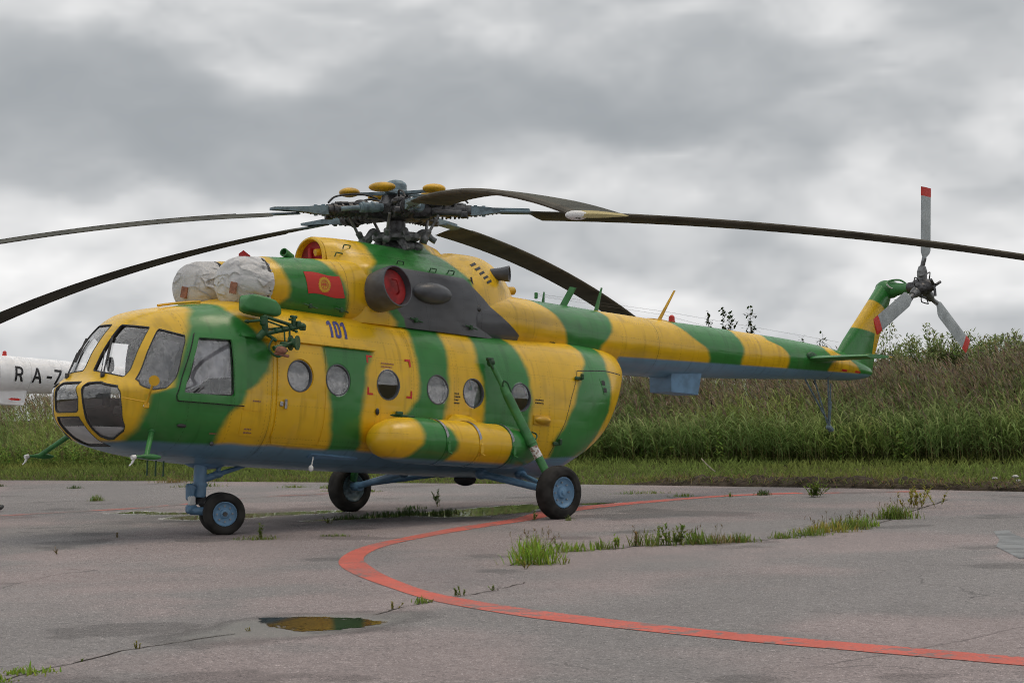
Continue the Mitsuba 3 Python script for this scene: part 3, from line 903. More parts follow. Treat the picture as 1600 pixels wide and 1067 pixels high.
for pts in ([(16.6, 3.43), (16.8, 3.43)], [(17.1, 3.44), (17.3, 3.44)]):
    hp('red_stencil', sheet(strips(pts, .02), .004, .002, .05, lambda X, Z: np.stack([X, -np.interp(X, [16.3, 16.9, 17.3], [.325, .29, .25]) * np.sqrt(np.clip(1 - ((Z - np.interp(X, [16.3, 16.9, 17.3], [3.55, 3.54, 3.505])) / np.interp(X, [16.3, 16.9, 17.3], [.315, .28, .215])) ** 2, 0, 1)), Z], -1)), 'red_paint', False, parent=BOOM)
# pylon
ax = [((17.42, 3.62), .66, .16), ((17.60, 3.95), .56, .155), ((17.95, 4.45), .42, .145), ((18.30, 4.92), .31, .14), ((18.50, 5.20), .24, .14)]
rings = []
for (x, z), c, w in ax:
    a = np.arange(32) * 2 * np.pi / 32
    px_ = c * np.cos(a) * np.where(np.cos(a) > 0, 1.0, .95)
    rings.append(np.stack([x + px_ * .97, w * np.sin(a) * (1 - .35 * np.clip(np.cos(a), 0, 1)), z - px_ * .22], -1))
hp('tail_pylon', loft(rings), 'camo_pylon', 50)
GB = hp('tail_gearbox', join(revolve([(-.24, .03), (-.2, .14), (-.05, .18), (.12, .175), (.22, .13), (.36, .11), (.55, .105)], (18.56, -.02, 5.19), (-.06, -1, -.02), 24), ellipsoid((18.50, -.02, 5.20), (.22, .19, .17)), path(curve([(18.4, -.14, 5.33), (18.5, -.3, 5.36), (18.55, -.45, 5.28)], 5), .022, 6)), 'paint_green', 50)
hp('cable', path(curve([(18.25, -.2, 5.25), (18.38, -.22, 5.19), (18.6, -.22, 5.22), (18.62, -.45, 5.12), (18.66, -.6, 5.06)], 6), .014, 6), 'white_paint', parent=GB)
hp('hose', path(curve([(18.68, -.12, 5.0), (18.72, -.12, 4.85), (18.5, -.1, 4.6), (18.42, -.1, 4.48)], 5), .014, 6), 'seal', parent=GB)
# stabiliser
for sgn in (-1, 1):
    rg = []
    for s in np.linspace(0, 1, 5):
        xl, xt, y, z = 15.38 + .16 * s, 16.36 + .06 * s, sgn * (.25 + 1.28 * s), 3.56 + .02 * s
        a = np.arange(24) * 2 * np.pi / 24
        u = .5 - .5 * np.cos(a)
        th = .055 * (1 - .3 * s) * np.sqrt(np.abs(u)) * (1 - u) * 2.6 * np.sign(np.sin(a))
        rg.append(np.stack([xl + (xt - xl) * u, np.full(24, y), z + .05 * (u - .2) + th], -1))
    hp('stabiliser', loft(rg), 'camo_boom', 40)
hp('stabiliser_root', ellipsoid((15.50, -.36, 3.60), (.16, .05, .08)), 'paint_dark_green')
# doppler housing
def boxframe(x0, x1, w, z):
    return [(x0, -w, z), (x1, -w, z), (x1, w, z), (x0, w, z)]


hp('radar_housing', loft([boxframe(11.60, 12.30, .225, 2.665), boxframe(11.57, 12.30, .235, 2.675), boxframe(11.54, 12.40, .245, 3.16)]), 'paint_blue', 30)
# aerials
hp('blade_aerial', loft([[(9.03 + s * .24 + dx, dy, 3.88 + .34 * s) for dx, dy in ((-.085, 0), (0, -.018), (.085, 0), (0, .018))] for s in (0, 1)]), 'paint_green')
hp('whip_aerial', loft([[(9.84 + s * .13 + dx * (1.2 - .75 * s), dy * (1.2 - .75 * s), 3.87 + .42 * s) for dx, dy in ((-.05, 0), (0, -.025), (.05, 0), (0, .025))] for s in (0, 1)]), 'paint_green')
hp('whip_aerial', loft([[(11.46 + s * .42 + dx * (1.2 - .6 * s), dy * (1.2 - .6 * s), 3.87 + .58 * s) for dx, dy in ((-.045, 0), (0, -.03), (.045, 0), (0, .03))] for s in (0, 1)]), 'paint_yellow')
hp('whip_aerial', join(tube((8.56, 0, 3.85), (8.58, 0, 4.07), .03, .012), rbox((8.45, .05, 4.0), (.05, .05, .1), .01)), 'paint_green')
hp('aerial_base', ellipsoid((11.45, 0, 3.895), (.3, .06, .02)), 'paint_yellow')
hp('beacon', revolve([(0, .06), (.02, .065), (.03, .055), (.10, .05), (.13, .02)], (11.82, 0, 3.89), (0, 0, 1), 16), 'red_paint', label='red beacon on top of the tail boom')
hp('aerial_wire', join(path([(8.45, .05, 4.03), (11.6, .0, 4.06), (16.9, 0, 4.0)], .0018, 4), path([(8.45, .05, 4.0), (12, .3, 4.05), (15.5, .3, 3.8)], .0018, 4)), 'dark_steel')
# tail skid
hp('tail_skid', join(tube((15.82, 0, 3.2), (16.62, 0, 2.42), .018), tube((16.30, -.18, 3.38), (16.60, -.02, 2.42), .018), tube((16.30, .18, 3.38), (16.60, .02, 2.42), .015), tube((16.66, 0, 3.18), (16.66, 0, 2.82), .013), tube((16.66, 0, 2.84), (16.62, 0, 2.40), .030), rbox((16.66, 0, 2.33), (.17, .11, .08), .025, np.array([[.8, 0, -.5], [0, 1, 0], [.5, 0, .8]]))), 'paint_steel_blue')

# --- external tanks
def tank():
    R = []
    for x, k in ((3.72, .04), (3.735, .28), (3.78, .50), (3.86, .70), (4.0, .86), (4.18, .96), (4.38, 1.0), (5.0, 1.0), (5.8, 1.0), (6.2, 1.0), (6.4, .96), (6.58, .86), (6.74, .66), (6.83, .40), (6.86, .05)):
        a = np.arange(48) * 2 * np.pi / 48
        R.append(np.stack([np.full(48, x), -1.46 + .36 * k * np.cos(a), 1.49 + .315 * k * np.sin(a) - .03 * (1 - k)], -1))
    return loft(R)


def strap(x, half=False):
    a = np.linspace(-1.9, 1.75, 40)
    out = np.stack([np.full(40, x) + .0 * a, -1.46 - .366 * np.cos(a), 1.49 + .321 * np.sin(a)], -1)
    w = .024
    L_, R_ = out - [w, 0, 0], out + [w, 0, 0]
    return np.vstack([L_, R_]), np.vstack([[(i, i + 1, 41 + i), (i, 41 + i, 40 + i)] for i in range(39)]).reshape(-1, 3)


for sgn in (-1, 1):
    tm_ = tank() if sgn < 0 else mirror(tank())
    TK = hp('fuel_tank', tm_, 'camo_tank', 50)
    if sgn < 0:
        for x in (4.80, 5.44, 6.10):
            V, F = strap(x)
            up = V[F].mean(1)[:, 2] > 1.56
            S = hp('strap', (V, F), 'camo_tank', True, parent=TK)
            V2 = V + (V - [x, -1.46, 1.49]) * [0, .012, .012]
            hp('strap_plate', (V2, F[up]), 'steel', True, parent=TK)
            hp('strap_buckle', join(rbox((x + .02, -1.825, 1.43), (.05, .03, .13), .01), tube((x, -1.825, 1.36), (x + .07, -1.835, 1.33), .012)), 'camo_tank', parent=TK)
        hp('fairing', loft([[(x, -1.24, 1.78 + h), (x, -1.30, 1.80 + h), (x, -1.46, 1.76 + h * .6), (x, -1.46, 1.70), (x, -1.2, 1.70)] for x, h in ((5.28, .0), (5.40, .11), (5.70, .11), (5.84, .0))]), 'camo_tank', 40, parent=TK)
        hp('bracket', join(tube((4.15, -1.22, 1.83), (4.65, -1.28, 1.83), .018), rbox((4.35, -1.3, 1.86), (.12, .05, .05))), 'paint_dark_green', parent=TK)
# belly bits
hp('belly_lamp', ellipsoid((6.95, 0, 1.03), (.17, .17, .10)), 'interior_dark')
hp('belly_fairing', ellipsoid((2.0, -.1, 1.09), (.28, .3, .10)), 'paint_blue')
for x in (.95, 1.08, 1.2):
    hp('belly_aerial', rbox((x, -.3, .97), (.02, .02, .2), .004), 'paint_dark_green')
hp('hanging_lug', join(tube((3.0, -1.12, 1.2), (2.98, -1.12, 1.08), .008), ellipsoid((2.97, -1.12, 1.05), (.035, .03, .045))), 'white_paint')
# pitot masts
for sgn in (-1, 1):
    b = side(.60, 1.42) * [1, -sgn, 1] + [0, -sgn * .03, 0]; t = np.array([.30, sgn * 1.20, 1.09])
    k = hp('pitot_mast', join(tube(b, t, .036, .03), revolve([(0, .055), (.05, .042)], b, t - b, 16), ellipsoid(t + [.06, 0, 0], (.16, .035, .035)), tube(t, t + [-.2, 0, -.01], .022, .016)), 'paint_green')
    hp('cap', join(tube(t + [-.16, 0, -.01], t + [-.21, 0, -.02], .028), path(curve([t + [-.18, 0, -.03], t + [-.20, 0, -.08], t + [-.24, 0, -.12]], 4), [.014] * 5 + [.009] * 4, 6)), 'white_paint', parent=k)
# wipers
def nz(t, z, out=.03):
    return nose(np.array([t]), np.array([v_of_z(z)]))[0] + np.array([-.7, 0, .5]) * out


for t0, t1, t2 in ((-.17, -.115, -.09), (.13, .16, .19)):
    b = nz(t0, 2.11)
    k = hp('wiper', join(tube(b, nz(t1, 2.44), .011, .008, 6), tube(nz(t0, 2.07, 0), nz(t0, 2.11, .05), .028), tube(nz(t0 + .02, 2.10, .02), nz(t1 + .02, 2.40), .006, n=6)), 'dark_steel')
    hp('wiper_blade', tube(nz(t1 - .03, 2.28, .02), nz(t2 + .01, 2.60, .02), .014, n=6), 'seal', parent=k)
# little round mirror
mc = np.array([.36, -1.20, 2.02])
hp('mirror', join(revolve([(-.012, .04), (-.012, .066), (.012, .066), (.016, .05)], mc, (.62, .78, .05), 24), tube(mc + [0, .02, -.02], (.36, -1.06, 1.73), .014), tube((.36, -1.06, 1.76), (.10, -.93, 1.80), .010, n=6), rbox((.37, -1.05, 1.72), (.06, .05, .07))), 'paint_yellow', label='small round yellow mirror beside the cockpit')

# --- hoist boom over the door
hb = []
for s, w, h in ((0, .42, .4), (.06, .8, .85), (.2, 1.0, 1.0), (.5, 1.0, 1.0), (.78, .95, .92), (.93, .8, .62), (1.0, .6, .3)):
    a = np.arange(20) * 2 * np.pi / 20
    e = .42
    cpt = np.array([1.72, -1.13, 3.13]) * (1 - s) + np.array([2.22, -1.19, 3.07]) * s
    hb.append(cpt + np.stack([0 * a, .165 * w * np.sign(np.cos(a)) * np.abs(np.cos(a)) ** e, .125 * h * np.sign(np.sin(a)) * np.abs(np.sin(a)) ** e - .03 * (1 - h)], -1))
HO = hp('hoist_fairing', loft(hb), 'paint_green', 40, label='rounded green hoist housing above the sliding door')
J1, J2, J3, J4 = np.array([1.90, -1.33, 2.96]), np.array([1.95, -1.33, 2.74]), np.array([2.46, -1.42, 2.88]), np.array([2.24, -1.42, 2.57])
_pts = [(2.30, 2.84), (2.37, 2.80), (2.44, 2.84), (2.40, 2.92)]
hp('hoist_arm', join(tube(J1, (2.42, -1.40, 2.86), .022), tube(J1 + [.02, 0, -.05], (2.40, -1.40, 2.80), .012), tube(J1, J2, .048, .036), rbox(J1 + [.01, 0, -.06], (.09, .09, .13), .02), tube(J2, J3, .028, .034), tube(J2 + [0, .04, .05], J3 + [-.05, .04, .0], .014), ellipsoid(J3, (.07, .045, .045)), rbox(J3 + [-.06, 0, .02], (.06, .08, .08), .015), rbox(J3 + [.03, 0, -.03], (.05, .07, .05), .01),
                   tube(J2, (2.1, -1.36, 2.66), .022), rbox((2.34, -1.40, 2.93), (.045, .06, .15), .012), rbox((2.34, -1.40, 2.99), (.10, .05, .035), .01), rbox((2.31, -1.40, 2.95), (.10, .03, .03), .008), tube((2.28, -1.40, 2.84), (2.28, -1.41, 2.62), .014), tube((2.20, -1.39, 2.80), (2.22, -1.40, 2.60), .010), tube((1.73, -1.22, 2.88), J1 + [0, 0, -.05], .018), ellipsoid((1.73, -1.22, 2.88), (.04, .04, .025)),
                   tube((1.86, -1.30, 2.68), J2 + [-.03, 0, .02], .042, .05), ellipsoid((1.87, -1.30, 2.69), (.05, .05, .045)), *[ellipsoid((a, -1.43, b), (.022, .02, .022), n=8) for a, b in _pts], *[rbox(J2 + (J3 - J2) * t + [0, -.03, .02], (.04, .04, .05), .008) for t in (.25, .45, .65, .85)]), 'paint_dark_green')
hp('hoist_drum', join(revolve([(-.05, .05), (-.05, .10), (-.03, .10), (-.02, .06), (.03, .06), (.04, .095), (.06, .095), (.06, .03)], J4 + [.1, 0, .08], (.5, -.85, 0), 20), tube(J4 + [-.22, 0, -.02], J4 + [.1, 0, .08], .034), rbox(J4 + [-.06, 0, .05], (.10, .06, .06), .015), path(curve([J4 + [-.24, 0, .1], J4 + [-.3, 0, -.02], J4 + [-.16, 0, -.12], J4 + [.0, 0, -.02]], 6), .014, 8)), 'paint_dark_green')
hp('hoist_hook', join(ellipsoid(J4 + [-.12, -.02, -.03], (.10, .04, .05)), tube(J4 + [-.2, 0, -.08], J4 + [.02, 0, -.1], .02)), 'brown_stain')

# --- landing gear (world axes)
def wheel(c, axis, R, w, hub, parent, rimmat):
    axis = unit(axis); h = w / 2
    prof = [(-h * .55, R * .56), (-h * .92, R * .66), (-h, R * .80), (-h * .86, R * .93), (-h * .55, R * .985), (0, R), (h * .55, R * .985), (h * .86, R * .93), (h, R * .80), (h * .92, R * .66), (h * .55, R * .56)]
    m = revolve(prof, c, axis, 48, False)
    V = m[0].copy()
    low = V[:, 2] < .02
    V[low, 2] = .004 + (V[low, 2] - V[:, 2].min()) * .1           # squashed where it stands
    V[low, 1] += (V[low, 1] - c[1]) * .06
    k = put('wheel', (V, m[1]), 'rubber', 40, False, parent)
    dish = [(h * .55, R * .58), (h * .74, R * .58), (h * .76, R * .545), (h * .60, R * .52), (h * .42, R * .44), (h * .36, R * .30), (h * .40, R * .24), (h * .62, R * .2), (h * .64, R * .10), (h * .80, R * .09), (h * .82, 0)]
    put('rim', join(revolve(dish, c, axis, 40, False), revolve([(-a_, b_) for a_, b_ in dish], c, axis, 40, False)), rimmat, 40, False, k)
    bolts = []
    a, b = frame(axis)
    for i in range(8):
        t = i * math.pi / 4
        q = c + axis * h * .40 + R * .37 * (math.cos(t) * a + math.sin(t) * b)
        bolts.append(tube(q, q + axis * .02, .012, n=6))
    put('bolts', join(*bolts), 'steel', 40, False, k)
    return k


XM = 6.65
for sgn in (-1, 1):
    c = np.array([XM, sgn * 2.25, .377])
    wheel(c, (0, sgn, 0), .380, .27, .1, H, 'paint_blue' if sgn < 0 else 'paint_steel_blue')
    ax_ = np.array([XM, sgn * 2.08, .40])
    a0, a1 = world((6.45, sgn * .85, 1.10)), world((7.28, sgn * .85, 1.12))
    hp_ = put('axle_strut', join(tube(a0, ax_, .055, .05), tube(a1, ax_ + [.03, 0, .02], .045, .042), tube(ax_ + [0, -sgn * .1, 0], ax_ + [0, sgn * .2, 0], .07), ellipsoid(a0, (.1, .09, .08)), ellipsoid(a1, (.1, .09, .07))), 'paint_blue', 40, False, H)
    s0, s3 = world((6.14, sgn * 1.27, 2.70)), np.array([XM - .02, sgn * 2.14, .50])
    d = s3 - s0
    sp_ = lambda t: s0 + d * t
    K = put('shock_strut', join(tube(sp_(0), sp_(.22), .038), tube(sp_(.20), sp_(.27), .05, .066), tube(sp_(.27), sp_(.64), .068), tube(sp_(.64), sp_(.68), .076), tube(sp_(.68), sp_(1), .062, .06)), 'paint_green', 40, False, H)
    put('mount', join(ellipsoid(sp_(0), (.05, .07, .06)), tube(sp_(0) + [-.05, 0, .04], sp_(.10), .022), rbox(sp_(0) + [-.02, 0, .05], (.12, .06, .05), .015), tube(sp_(.02) + [.02, 0, 0], sp_(.11) + [.03, 0, 0], .02)), 'paint_dark_green', 40, False, K)
    put('fitting', path(curve([sp_(.20) + [-.05, sgn * .04, 0], sp_(.17) + [-.02, sgn * .08, .03], sp_(.19) + [.06, sgn * .06, .02], sp_(.25) + [.07, sgn * .04, 0]], 4), .012, 6), 'paint_dark_green', 40, False, K)
    put('fitting', path(curve([sp_(.58) + [.06, sgn * .06, 0], sp_(.62) + [.12, sgn * .05, .03], sp_(.64) + [.06, sgn * .06, 0]], 4), .012, 6), 'paint_dark_green', 40, False, K)
    put('collar_label', tube(sp_(.70), sp_(.79), .0645, .0638), 'label_white', 40, False, K)
# nose gear, turned a little towards the camera
na = unit((-.43, -.90, 0))
C1 = np.array([2.02, -.57, .272])
for q in (0, 1):
    wheel(C1 - na * (.25 * q), na, .275, .185, .1, H, 'paint_blue')
cen = C1 - na * .125
st_t, st_b = world((1.93, -.02, 1.12)), world((1.90, -.02, .62))
st_t[0] -= .055; st_b[0] -= .055
st_t[1], st_b[1] = -.18, -.22
NG = put('nose_strut', join(tube(st_t + [0, 0, .1], st_b + (st_t - st_b) * .35, .085), tube(st_b + (st_t - st_b) * .38, st_b + (st_t - st_b) * .30, .10), tube(st_b + (st_t - st_b) * .34, st_b, .088, .085)), 'paint_blue', 40, False, H)
put('torque_link', join(rbox(st_b + [-.16, -.02, .08], (.10, .10, .22), .03), rbox(st_b + [-.15, -.03, -.14], (.14, .12, .12), .03), tube(st_b + [-.17, -.03, -.16], cen + [-.05, 0, .02], .055), tube(st_b + [-.1, 0, .15], st_b + [-.16, 0, 0], .05)), 'paint_blue', 40, False, NG)
put('yellow_tag', rbox(st_b + [-.165, -.06, -.03], (.10, .06, .12), .02), 'white_paint', 40, False, NG)
put('fork', join(tube(st_b, st_b + [.02, 0, -.06], .09), tube(st_b + [.02, 0, -.05], cen + [0, 0, .06], .06), tube(cen - na * .22, cen + na * .22, .03)), 'dark_steel', 40, False, NG)
q0, q1 = world((2.10, -.25, .93)), world((2.75, -.05, 1.08))
put('drag_brace', join(tube(st_b + (st_t - st_b) * .45, q0, .05, .045), tube(q0, q1, .035, .025), tube(q0 + [0, 0, .02], world((2.15, -.25, 1.1)), .03), ellipsoid(q0, (.09, .06, .05))), 'paint_blue', 40, False, NG)

# --- cockpit interior
fx = np.linspace(.55, 2.1, 24)
fy = -side(fx, np.full(24, 1.40))[:, 1] - .09
hp('cockpit_floor', prism(sg.Polygon(list(zip(fx, -fy)) + list(zip(fx[::-1], fy[::-1]))), 1.38, 1.42), 'interior_dark')
bz = np.linspace(1.20, 3.10, 24)
by = half_width(bz) - .10
hp('cockpit_bulkhead', prism(sg.Polygon(list(zip(-by, bz)) + list(zip(by[::-1], bz[::-1]))), 2.06, 2.10, (1, 2, 0)), 'interior_dark')
for y in (-.42, .42):
    hp('instrument_panel', rbox((.62, y, 1.92), (.12, .5, .38), .04), 'interior_dark')
for y in (-.55, .55):
    hp('pilot_seat', join(rbox((1.35, y, 1.72), (.5, .46, .14), .05), rbox((1.62, y, 2.05), (.14, .46, .62), .05, np.array([[.97, 0, .2], [0, 1, 0], [-.2, 0, .97]])), rbox((1.70, y, 2.42), (.12, .30, .16), .05)), 'seat_fabric')
for y, z in ((-.10, 2.26), (.35, 2.30)):
    c = np.array([.75, y, z])
    hp('cockpit_fan', join(revolve([(-.03, .02), (-.03, .095), (.03, .095), (.03, .02)], c, (.8, -.3, .1), 20), tube(c, c + [.05, .05, -.26], .02)), 'interior_dark')
hp('overhead_panel', rbox((1.25, 0, 2.86), (.8, .9, .10), .03), 'interior_dark')
# plastic curtain behind the sliding window
cu = PG((.84, 1.90), (1.10, 2.64), (1.56, 2.64), (1.56, 2.15), (1.28, 2.12), (1.05, 1.98))
V, F, N = domain(cu, lambda X, Z: side(X, Z) + np.stack([0 * X, .09 + .022 * np.sin(X * 26 - Z * 9) + .015 * np.sin(X * 55 + Z * 6), 0 * X], -1), .02, .03, 0)
hp('window_curtain', (V, F), 'curtain', True)
cu = sg.box(.3, 2.0, .95, 2.62)
V, F, N = domain(PG((.45, 2.05), (.75, 2.05), (.95, 2.55), (.72, 2.6)), lambda X, Z: side(X, Z) + np.stack([0 * X, .12 + .02 * np.sin(X * 40 + Z * 15), 0 * X], -1), .03, .04, 0)
hp('window_curtain', (V, F), 'dark_cloth', True)

# --- main rotor (world axes, mast upright)
RC = np.array([5.67, 0.0])


def rp(r, a, z, side_=0.0):
    """point at radius r, azimuth a (world), height z, offset sideways (counter-clockwise)"""
    return np.array([RC[0] + r * math.cos(a) - side_ * math.sin(a), RC[1] + r * math.sin(a) + side_ * math.cos(a), z])


ZH = 4.50
MR = put('main_rotor', join(revolve([(3.9, .2), (4.02, .17), (4.10, .14), (4.36, .14), (4.40, .28), (4.46, .33), (4.60, .33), (4.66, .24), (4.74, .2), (4.76, .05)], (RC[0], 0, 0), (0, 0, 1), 28)), 'dark_steel', 35, False, H)
put('swashplate', join(revolve([(4.08, .16), (4.06, .30), (4.10, .36), (4.16, .36), (4.19, .30), (4.17, .16)], (RC[0], 0, 0), (0, 0, 1), 28, False), *[path(curve([rp(.3, a, 4.13), rp(.42, a, 4.20), rp(.52, a, 4.10), rp(.58, a, 4.06)], 5), [.05] * 6 + [.045] * 10, 8) for a in np.arange(5) * 1.2566 + .5], tube(rp(.25, 2.2, 4.08), rp(.35, 2.2, 3.92), .06), tube(rp(.25, 4.2, 4.08), rp(.36, 4.4, 3.9), .06), ellipsoid(rp(.2, 4.9, 3.98), (.16, .1, .08)), ellipsoid(rp(.3, 5.4, 3.98), (.1, .1, .07))), 'grey_metal', 40, False, MR)
put('gearbox_top', join(revolve([(3.80, .34), (3.92, .30), (3.96, .2)], (RC[0], 0, 0), (0, 0, 1), 20), *[ellipsoid(rp(.28, a, 3.93), (.07, .07, .07)) for a in np.arange(6) * 1.05]), 'dark_steel', 40, False, MR)
put('hub_star', revolve([(4.73, .16), (4.78, .2), (4.82, .17), (4.84, .05)], (RC[0], 0, 0), (0, 0, 1), 24), 'paint_steel_blue', 40, False, MR)
put('hub_cap', revolve([(4.82, .165), (4.90, .165), (4.93, .15), (4.965, .10), (4.98, .03)], (RC[0], 0, 0), (0, 0, 1), 28), 'paint_steel_blue', 40, False, MR)
rvec, fvec = unit([FWD[1], -FWD[0], 0]), unit([FWD[0], FWD[1], 0])


def azim(alpha_deg):
    """world azimuth of a direction alpha degrees anticlockwise from the axis that runs aft-to-port"""
    d = math.cos(math.radians(alpha_deg)) * rvec + math.sin(math.radians(alpha_deg)) * fvec
    return math.atan2(d[1], d[0])


for i in range(5):
    a = azim(257 + 72 * i)
    put('absorber_arm', loft([[rp(r, a, z, s) for s, z in ((-w, 4.755), (w, 4.755), (w, 4.795), (-w, 4.795))] for r, w in ((.1, .10), (.42, .04), (.62, .035))]), 'paint_steel_blue', 40, False, MR)
    er = np.array([math.cos(a), math.sin(a), 0]); et = np.array([-math.sin(a), math.cos(a), 0])
    put('absorber_weight', ellipsoid(rp(.68, a, 4.80), (.155, .20, .07), np.array([er, et, [0, 0, 1]]), 24), 'paint_yellow', True, False, MR)


def droop(r, k=1.0):
    return k * (-.0098 * np.maximum(r - .8, 0) ** 2 - .022 * r)


def blade(a, kd=1.0, R0=1.55, R1=10.64):
    cs = math.cos(a), math.sin(a)
    # clockwise seen from above: the leading edge lies on the clockwise side
    lead = np.array([cs[1], -cs[0], 0])
    outw = np.array([cs[0], cs[1], 0])
    n = 22
    t = np.arange(n) * 2 * np.pi / n
    rings, lerings = [], []
    for r in np.r_[np.r_[np.linspace(R0, 1.96, 4), 1.99, 2.06, 2.14, 2.3], np.linspace(2.5, R1 - .06, 44), R1]:
        full = float(np.clip((r - 1.97) / .16, 0, 1))
        ch = .17 + (.52 - .17) * (full * full * (3 - 2 * full))
        tip = 1.0 if r < R1 - .01 else .7
        th = .058 * (1 if r > 2.3 else 1 - .5 * (2.3 - r)) * tip
        pit = math.radians(11 - 1.02 * r)
        u = .5 - .5 * np.cos(t)                       # 0 leading edge
        y = th * np.sign(np.sin(t)) * (1.4845 * np.sqrt(u) - .63 * u - 1.758 * u ** 2 + 1.4215 * u ** 3 - .5075 * u ** 4) * .95
        x = (.13 + (ch - .13) * 0.0) - u * ch
        c0 = np.array([RC[0], 0, ZH - .02 + droop(r, kd)]) + outw * r
        up = np.array([0, 0, 1.0])
        l2 = lead * math.cos(pit) + up * math.sin(pit)
        n2 = up * math.cos(pit) - lead * math.sin(pit)
        rings.append(c0 + x[:, None] * l2 + y[:, None] * n2)
        if r > 2.4:
            k = (u < .10)
            o = np.array([.135, .132, .115, .075]); yy = np.array([0, .028, .04, .04])
            lerings.append(np.vstack([c0 + .134 * l2, c0 + .118 * l2 + .022 * n2, c0 + .075 * l2 + .032 * n2, c0 + .075 * l2 - .033 * n2, c0 + .118 * l2 - .0225 * n2]))
    return loft(rings), loft(lerings), (outw, lead)


for i in range(5):
    a = azim(283 + 72 * i)
    (bm, le, (ow, ld)) = blade(a, (1.0, 1.0, 1.0, 1.0, 1.6)[i])
    K = put('rotor_blade', bm, 'rotor_blade', 40, False, MR)
    put('leading_edge', le, 'blade_edge', 40, False, K)
    tipc = np.array([RC[0], 0, ZH - .02 + float(droop(10.60, (1.0, 1.0, 1.0, 1.0, 1.6)[i]))]) + ow * 10.60 + ld * .10
    put('tip_light', ellipsoid(tipc, (.11, .05, .045), np.array([ld, ow, [0, 0, 1]]), 12), 'white_paint', True, False, K)
    sd = lambda r, z, s=0: np.array([RC[0], 0, z]) + ow * r + ld * s
    d0 = ZH
    A_parts = [rbox(sd(.40, d0), (.30, .24, .22), .03, np.array([ow, ld, [0, 0, 1]])), tube(sd(.45, d0, -.16), sd(.45, d0, .16), .085), rbox(sd(.62, d0), (.2, .2, .16), .03, np.array([ow, ld, [0, 0, 1]])),
               tube(sd(.70, d0), sd(1.12, d0 - .01), .090, .085, 18), tube(sd(.74, d0), sd(.80, d0), .112, n=18), tube(sd(.88, d0), sd(.91, d0), .102, n=18), tube(sd(.98, d0 - .01), sd(1.04, d0 - .01), .108, n=18), tube(sd(.80, d0 + .10, -.03), sd(1.00, d0 + .09, -.03), .025), tube(sd(.5, d0 + .12, .09), sd(.74, d0 + .10, .06), .03), rbox(sd(.86, d0 + .10, .05), (.09, .06, .06), .015),
               ellipsoid(sd(.55, d0 + .10, .04), (.12, .12, .07)), tube(sd(.6, d0 - .03, .1), sd(1.0, d0 - .06, .17), .05), rbox(sd(1.02, d0 - .08, .15), (.12, .1, .1), .02, np.array([ow, ld, [0, 0, 1]]))]
    put('hub_arm', join(*A_parts), 'dark_steel', 35, False, MR)
    put('drag_damper', join(tube(sd(.42, d0 + .03, -.26), sd(.70, d0 + .02, -.22), .072, .072, 16), tube(sd(.50, d0 + .03, -.25), sd(.53, d0 + .03, -.246), .084, n=16), tube(sd(.62, d0 + .03, -.235), sd(.65, d0 + .02, -.23), .084, n=16), tube(sd(.70, d0 + .02, -.22), sd(.95, d0, -.12), .035), tube(sd(.36, d0 + .03, -.26), sd(.42, d0 + .03, -.26), .06)), 'paint_steel_blue', 40, False, MR)
    fl = [[sd(r, d0 - .012 * r + z, q) for q, z in ((-w, -h), (w, -h), (w, h), (-w, h))] for r, w, h in ((1.08, .05, .06), (1.14, .062, .068), (1.30, .06, .060), (1.45, .075, .040), (1.75, .085, .026), (1.98, .085, .018))]
    put('blade_root', join(loft(fl), tube(sd(1.18, d0 - .10), sd(1.18, d0 + .07), .028), tube(sd(1.30, d0 - .10), sd(1.30, d0 + .06), .028), tube(sd(1.04, d0), sd(1.12, d0), .075, .07)), 'paint_steel_blue', 30, False, MR)
    nuts = [ellipsoid(sd(r, d0 - (.105 if r < 1.06 else .085 - .075 * (r - 1.06)), .02 * ((j % 3) - 1)), (.018, .018, .022), n=8) for j, r in enumerate(np.arange(.5, 1.75, .062))]
    put('bolt_row', join(*nuts), 'dark_steel', True, False, MR)
    put('pitch_link', join(tube(sd(.45, 4.10, .22), sd(.52, 4.20, .22), .045), tube(sd(.52, 4.18, .22), sd(.66, 4.42, .20), .022), ellipsoid(sd(.45, 4.08, .22), (.06, .06, .07)), ellipsoid(sd(.5, 4.18, .22), (.05, .05, .04))), 'grey_metal', 40, False, MR)
    put('hose', path(curve([sd(.30, d0 + .19), sd(.6, d0 + .25, .05), sd(.95, d0 + .20, .06), sd(1.08, d0 + .10, .04)], 6), .016, 6), 'seal', 40, False, MR)

